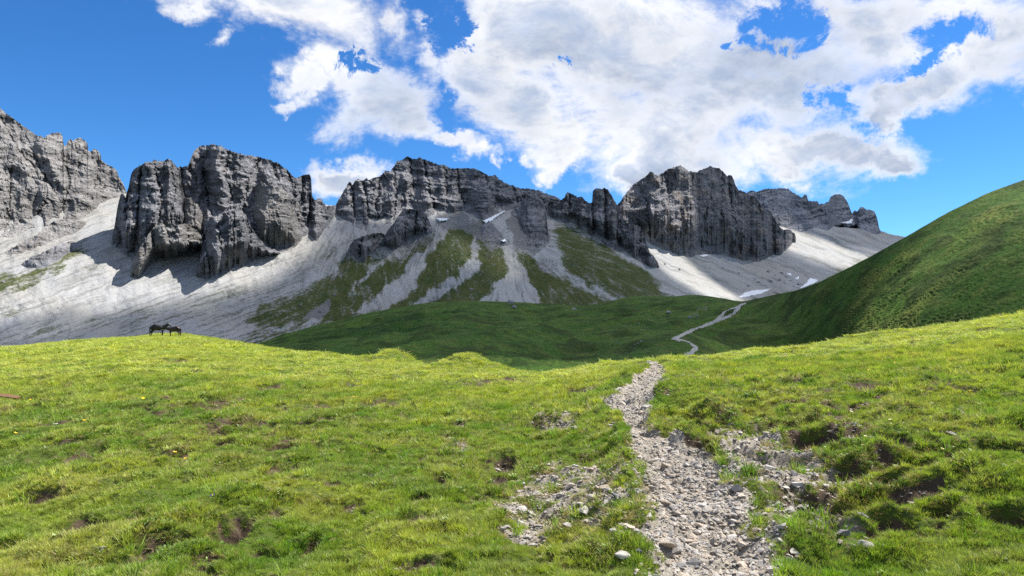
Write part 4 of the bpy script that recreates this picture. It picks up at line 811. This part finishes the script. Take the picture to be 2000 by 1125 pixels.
FL = {'yellow_flower': flower_meshes(M_YEL, 5, .018, .010), 'white_flower': flower_meshes(M_WHT, 8, .017, .004), 'blue_flower': flower_meshes(M_BLU, 5, .020, .006)}
def flower(kind, px, py, label, group, sc=1.0):
    x, y, z = on_meadow(px, py + 4); h = random.uniform(.07, .11); e = bpy.data.objects.new(kind, None); COL.objects.link(e); e.empty_display_size = .05; e.location = (x, y, z); e.rotation_euler = (random.gauss(0, .1), random.gauss(0, .1), random.random() * 6)
    pt, st, ce = FL[kind]
    s = bpy.data.objects.new('stem', st); COL.objects.link(s); s.parent = e; s.scale = (1, 1, h)
    p = bpy.data.objects.new('petals', pt); COL.objects.link(p); p.parent = e; p.location = (0, 0, h); p.scale = (sc,) * 3; p.rotation_euler = (random.gauss(.25, .2), random.gauss(0, .2), 0)
    c = bpy.data.objects.new('flower_centre', ce); COL.objects.link(c); c.parent = p; c.location = (0, 0, .002)
    tag(e, label, 'flower', group)
for px, py in [(3, 874), (28, 873), (95, 893), (165, 840), (343, 846), (343, 902), (366, 908), (280, 796), (270, 803), (205, 948), (1208, 866), (1480, 748), (1510, 746), (1895, 776), (1965, 678), (1630, 706), (1665, 712), (1940, 871), (1665, 948), (600, 812), (1580, 716), (1700, 735), (60, 800), (420, 826), (690, 790), (1820, 690), (1750, 712)]:
    flower('yellow_flower', px, py, 'single yellow buttercup standing in the sunlit turf', 'buttercups in the meadow', 1.5 + .5 * (py < 800))
for i in range(26):
    flower('yellow_flower', random.gauss(180, 34), random.uniform(674, 690), 'yellow buttercup in the cluster on the far meadow brow', 'buttercup cluster on the brow', 3.2)
for px, py in [(1650, 806), (1660, 831), (1690, 889), (1676, 901), (1687, 925), (1800, 896), (1822, 876), (1634, 952), (1840, 900), (1615, 812), (1740, 870), (1665, 858), (175, 862), (490, 888), (475, 892), (1700, 940)]:
    flower('white_flower', px, py, 'small cream-white flower head low in the turf', 'cream-white flowers in the meadow', 1.1)
flower('blue_flower', 414, 1008, 'single deep blue gentian beside a dry turf edge', None, 1.25)

# ------------------------------------------------------------------ weathered board
def board():
    m, t, out = material('weathered_wood'); tc = t.node('ShaderNodeTexCoord').outputs['Object']; n = t.noise(t.scaled(tc, (2, 30, 30)), 1.0, 6, .65)
    finish(t, out, t.mix(n, (.11, .055, .03, 1), (.28, .16, .09, 1)), t.bump(n, .6, .02), .85, .15)
    bm = bmesh.new(); N = 9; ring = []
    for i in range(N):
        f = i / (N - 1); X = (f - .5) * .62; wv = .075 - .02 * f + .006 * math.sin(i * 2.1); zz = .012 * math.sin(f * 3.0)
        ring.append([bm.verts.new((X, -wv, zz)), bm.verts.new((X + .01, wv, zz)), bm.verts.new((X + .01, wv, zz + .028)), bm.verts.new((X, -wv, zz + .03))])
    for a, b in zip(ring, ring[1:]):
        for q in range(4): bm.faces.new((a[q], a[(q + 1) % 4], b[(q + 1) % 4], b[q]))
    bm.faces.new(ring[0][::-1]); bm.faces.new(ring[-1]); bmesh.ops.recalc_face_normals(bm, faces=bm.faces)
    me = bpy.data.meshes.new('wooden_board'); bm.to_mesh(me); bm.free(); me.materials.append(m); o = bpy.data.objects.new('wooden_board', me); COL.objects.link(o)
    x, y, z = on_meadow(16, 785); o.location = (x, y, z + .075); o.rotation_euler = (.28, .06, -.25); tag(o, 'reddish weathered board lying in the meadow grass', 'board')
board()

# ------------------------------------------------------------------ horses
def mat_coat(name, c):
    m, t, out = material(name); tc = t.node('ShaderNodeTexCoord').outputs['Object']; n = t.noise(tc, 3, 4, .6)
    finish(t, out, t.mix(n, tuple(x * .7 for x in c) + (1,), tuple(x * 1.3 for x in c) + (1,)), None, .45, .45); return m
def horse(label, px, py, size, face, coat, hair, pose):
    x, y, z = on_meadow(px, py); e = bpy.data.objects.new('horse', None); COL.objects.link(e); e.location = (x, y, z + .10); e.rotation_euler = (0, 0, face); e.scale = (size,) * 3
    tag(e, label, 'horse', 'horses on the meadow brow')
    V = []; E = []; Rr = []
    def ad(p, r, parent=None):
        V.append(p); Rr.append(r); i = len(V) - 1
        if parent is not None: E.append((parent, i))
        return i
    mid = ad((-.10, 0, 1.10), (.31, .40)); hip = ad((-.52, 0, 1.18), (.30, .36), mid); rump = ad((-.76, 0, 1.12), (.2, .26), hip); ch = ad((.36, 0, 1.10), (.28, .40), mid); br = ad((.58, 0, 1.14), (.2, .30), ch)
    nk = [(.84, 0, 1.30), (1.02, 0, 1.46), (1.16, 0, 1.56)] if pose == 'up' else [(.86, 0, 1.20), (1.06, 0, 1.24), (1.22, 0, 1.26)]
    n1 = ad(nk[0], (.15, .25), br); n2 = ad(nk[1], (.12, .19), n1); po = ad(nk[2], (.10, .14), n2)
    hx, hz = nk[2][0], nk[2][2]
    h1 = ad((hx + .14, 0, hz - .08), (.085, .115), po); h2 = ad((hx + .30, 0, hz - .24), (.065, .08), h1); ad((hx + .40, 0, hz - .35), (.055, .065), h2)
    for s in (-1, 1): ad((hx - .02, s * .07, hz + .15), (.018, .03), po)
    for s, o1, o2 in ((-1, .05, -.05), (1, -.06, .06)):
        a = ad((.50, s * .15, .92), (.11, .13), ch); b = ad((.52 + o1 * .5, s * .16, .70), (.10, .11), a); c = ad((.53 + o1, s * .16, .44), (.07, .075), b); d = ad((.52 + o1 * 1.2, s * .16, .14), (.055, .06), c); ad((.57 + o1 * 1.2, s * .16, .03), (.05, .05), d)
        a = ad((-.62, s * .16, .96), (.15, .19), hip); b = ad((-.56 + o2 * .5, s * .17, .74), (.12, .14), a); c = ad((-.80 + o2, s * .17, .50), (.07, .08), b); d = ad((-.76 + o2, s * .17, .14), (.055, .06), c); ad((-.71 + o2, s * .17, .03), (.05, .05), d)
    me = bpy.data.meshes.new('body'); me.from_pydata(V, E, []); me.materials.append(coat); b = bpy.data.objects.new('body', me); COL.objects.link(b); b.parent = e
    b.modifiers.new('skin', 'SKIN').use_smooth_shade = True
    for sv, r in zip(me.skin_vertices[0].data, Rr): sv.radius = r; sv.use_root = False
    me.skin_vertices[0].data[0].use_root = True
    b.modifiers.new('subdivision', 'SUBSURF').levels = 2; b.modifiers['subdivision'].render_levels = 2
    def strip(name, pts, rad):
        m2 = bpy.data.meshes.new(name); bm = bmesh.new(); prev = None
        for p, r in zip(pts, rad):
            ring = [bm.verts.new((p[0] + r * math.cos(k * 1.0472) * .7, p[1] + r * .8 * math.sin(k * 1.0472), p[2] + r * .4 * math.cos(k * 1.0472))) for k in range(6)]
            if prev:
                for k in range(6): bm.faces.new((prev[k], prev[(k + 1) % 6], ring[(k + 1) % 6], ring[k]))
            else: bm.faces.new(ring[::-1])
            prev = ring
        bm.faces.new(prev); bm.to_mesh(m2); bm.free(); m2.materials.append(hair); o = bpy.data.objects.new(name, m2); COL.objects.link(o); o.parent = e
    strip('tail', [(-.80, 0, 1.30), (-.90, 0, 1.16), (-.91, 0, .90), (-.90, 0, .62), (-.88, 0, .46)], [.07, .11, .12, .10, .03])
    strip('mane', [(hx + .05, 0, hz + .12), (nk[1][0] - .04, .03, nk[1][2] + .13), (nk[0][0] - .06, .04, nk[0][2] + .17), (.66, 0, 1.42)], [.04, .07, .07, .03])
M_BLACK = mat_coat('black_coat', (.012, .010, .010)); M_BROWN = mat_coat('brown_coat', (.028, .012, .008)); M_HAIR = mat_coat('horse_hair', (.006, .005, .005))
horse('taller black horse standing side-on on the meadow brow', 308, 661, 1.0, .25, M_BLACK, M_HAIR, 'up')
horse('smaller dark brown horse with lowered head facing the black one', 340, 661, .90, math.pi + .15, M_BROWN, M_HAIR, 'low')

# ------------------------------------------------------------------ the cloud overhead that shades the valley
def overhead_cloud():
    H = 2500.0; k = 1 / math.tan(SUN_EL); sh = np.array([math.sin(SUN_AZ), math.cos(SUN_AZ)]) * k
    def plan(px, py, D):
        p = point(float(px), float(py), float(D)); return p[:2] - p[2] * sh
    edge = [plan(a, b, float(slope_D(a, b))) for a, b in [(-300, 720), (0, 655), (200, 618), (400, 572), (520, 535), (600, 490)]]
    far = [np.array(q) for q in [(-300, 830), (-330, 960), (-330, 1400), (-300, 2600), (2600, 2600), (3000, 900), (1500, 60), (300, 70), (90, 84), (60, 128), (-50, 138), (-90, 150), (-150, 165), (-500, 230)]]
    poly = [tuple(q) for q in edge + far]
    xs = np.arange(-1300, 3200, 24.0); ys = np.arange(-150, 2800, 24.0); X, Y = np.meshgrid(xs, ys)
    sd = poly_sd(X, Y, poly); sd = sd + fbm(X / 190, Y / 190, 4, 801) * 26 * sstep(150, 420, Y)
    for px, py, rx, ry in [(1335, 528, 170, 46), (1620, 490, 190, 60), (960, 505, 24, 20), (800, 405, 60, 22), (540, 385, 60, 30), (1975, 372, 26, 20)]:
        D = slope_D(px, py) if px < 1800 else valley_D(np.array(float(px)), np.array(float(py))); c = plan(px, py, float(D))
        q = np.hypot((X - c[0]) / rx, (Y - c[1]) / ry) + fbm(X / 70, Y / 70, 3, 807) * .25; sd = np.minimum(sd, (q - 1) * min(rx, ry))
    th = np.clip(sd / 160, 0, 1) ** .6; puff = .6 + .5 * fbm(X / 260, Y / 260, 4, 811)
    off = sh * H; zt = H + th * 420 * np.clip(puff, .2, 2); zb = H - th * 40 * (1 + .6 * fbm(X / 120, Y / 120, 3, 815)) - 2
    top = np.stack([X + off[0], Y + off[1], zt], -1).reshape(-1, 3); bot = np.stack([X + off[0], Y + off[1], zb], -1).reshape(-1, 3)
    f = grid_faces(*X.shape); ok = (sd.ravel()[f] > 0).all(1); f = f[ok]
    m, t, out = material('cloud_vapour'); d = t.node('ShaderNodeBsdfDiffuse', {'Color': (.9, .9, .92, 1)}); tr = t.node('ShaderNodeBsdfTranslucent', {'Color': (.9, .9, .92, 1)}); mx = t.node('ShaderNodeMixShader', {0: .3})
    t.l.new(d.outputs[0], mx.inputs[1]); t.l.new(tr.outputs[0], mx.inputs[2]); m2 = t.node('ShaderNodeMixShader', {0: .36}); t.l.new(mx.outputs[0], m2.inputs[1]); t.l.new(t.node('ShaderNodeBsdfTransparent').outputs[0], m2.inputs[2]); t.l.new(m2.outputs[0], out.inputs[0])
    o = mesh_obj('cloud', np.concatenate([top, bot]), np.concatenate([f, f[:, ::-1] + len(top)]), m); tag(o, 'broad cumulus bank drifting high over the valley', kind='structure')
overhead_cloud()
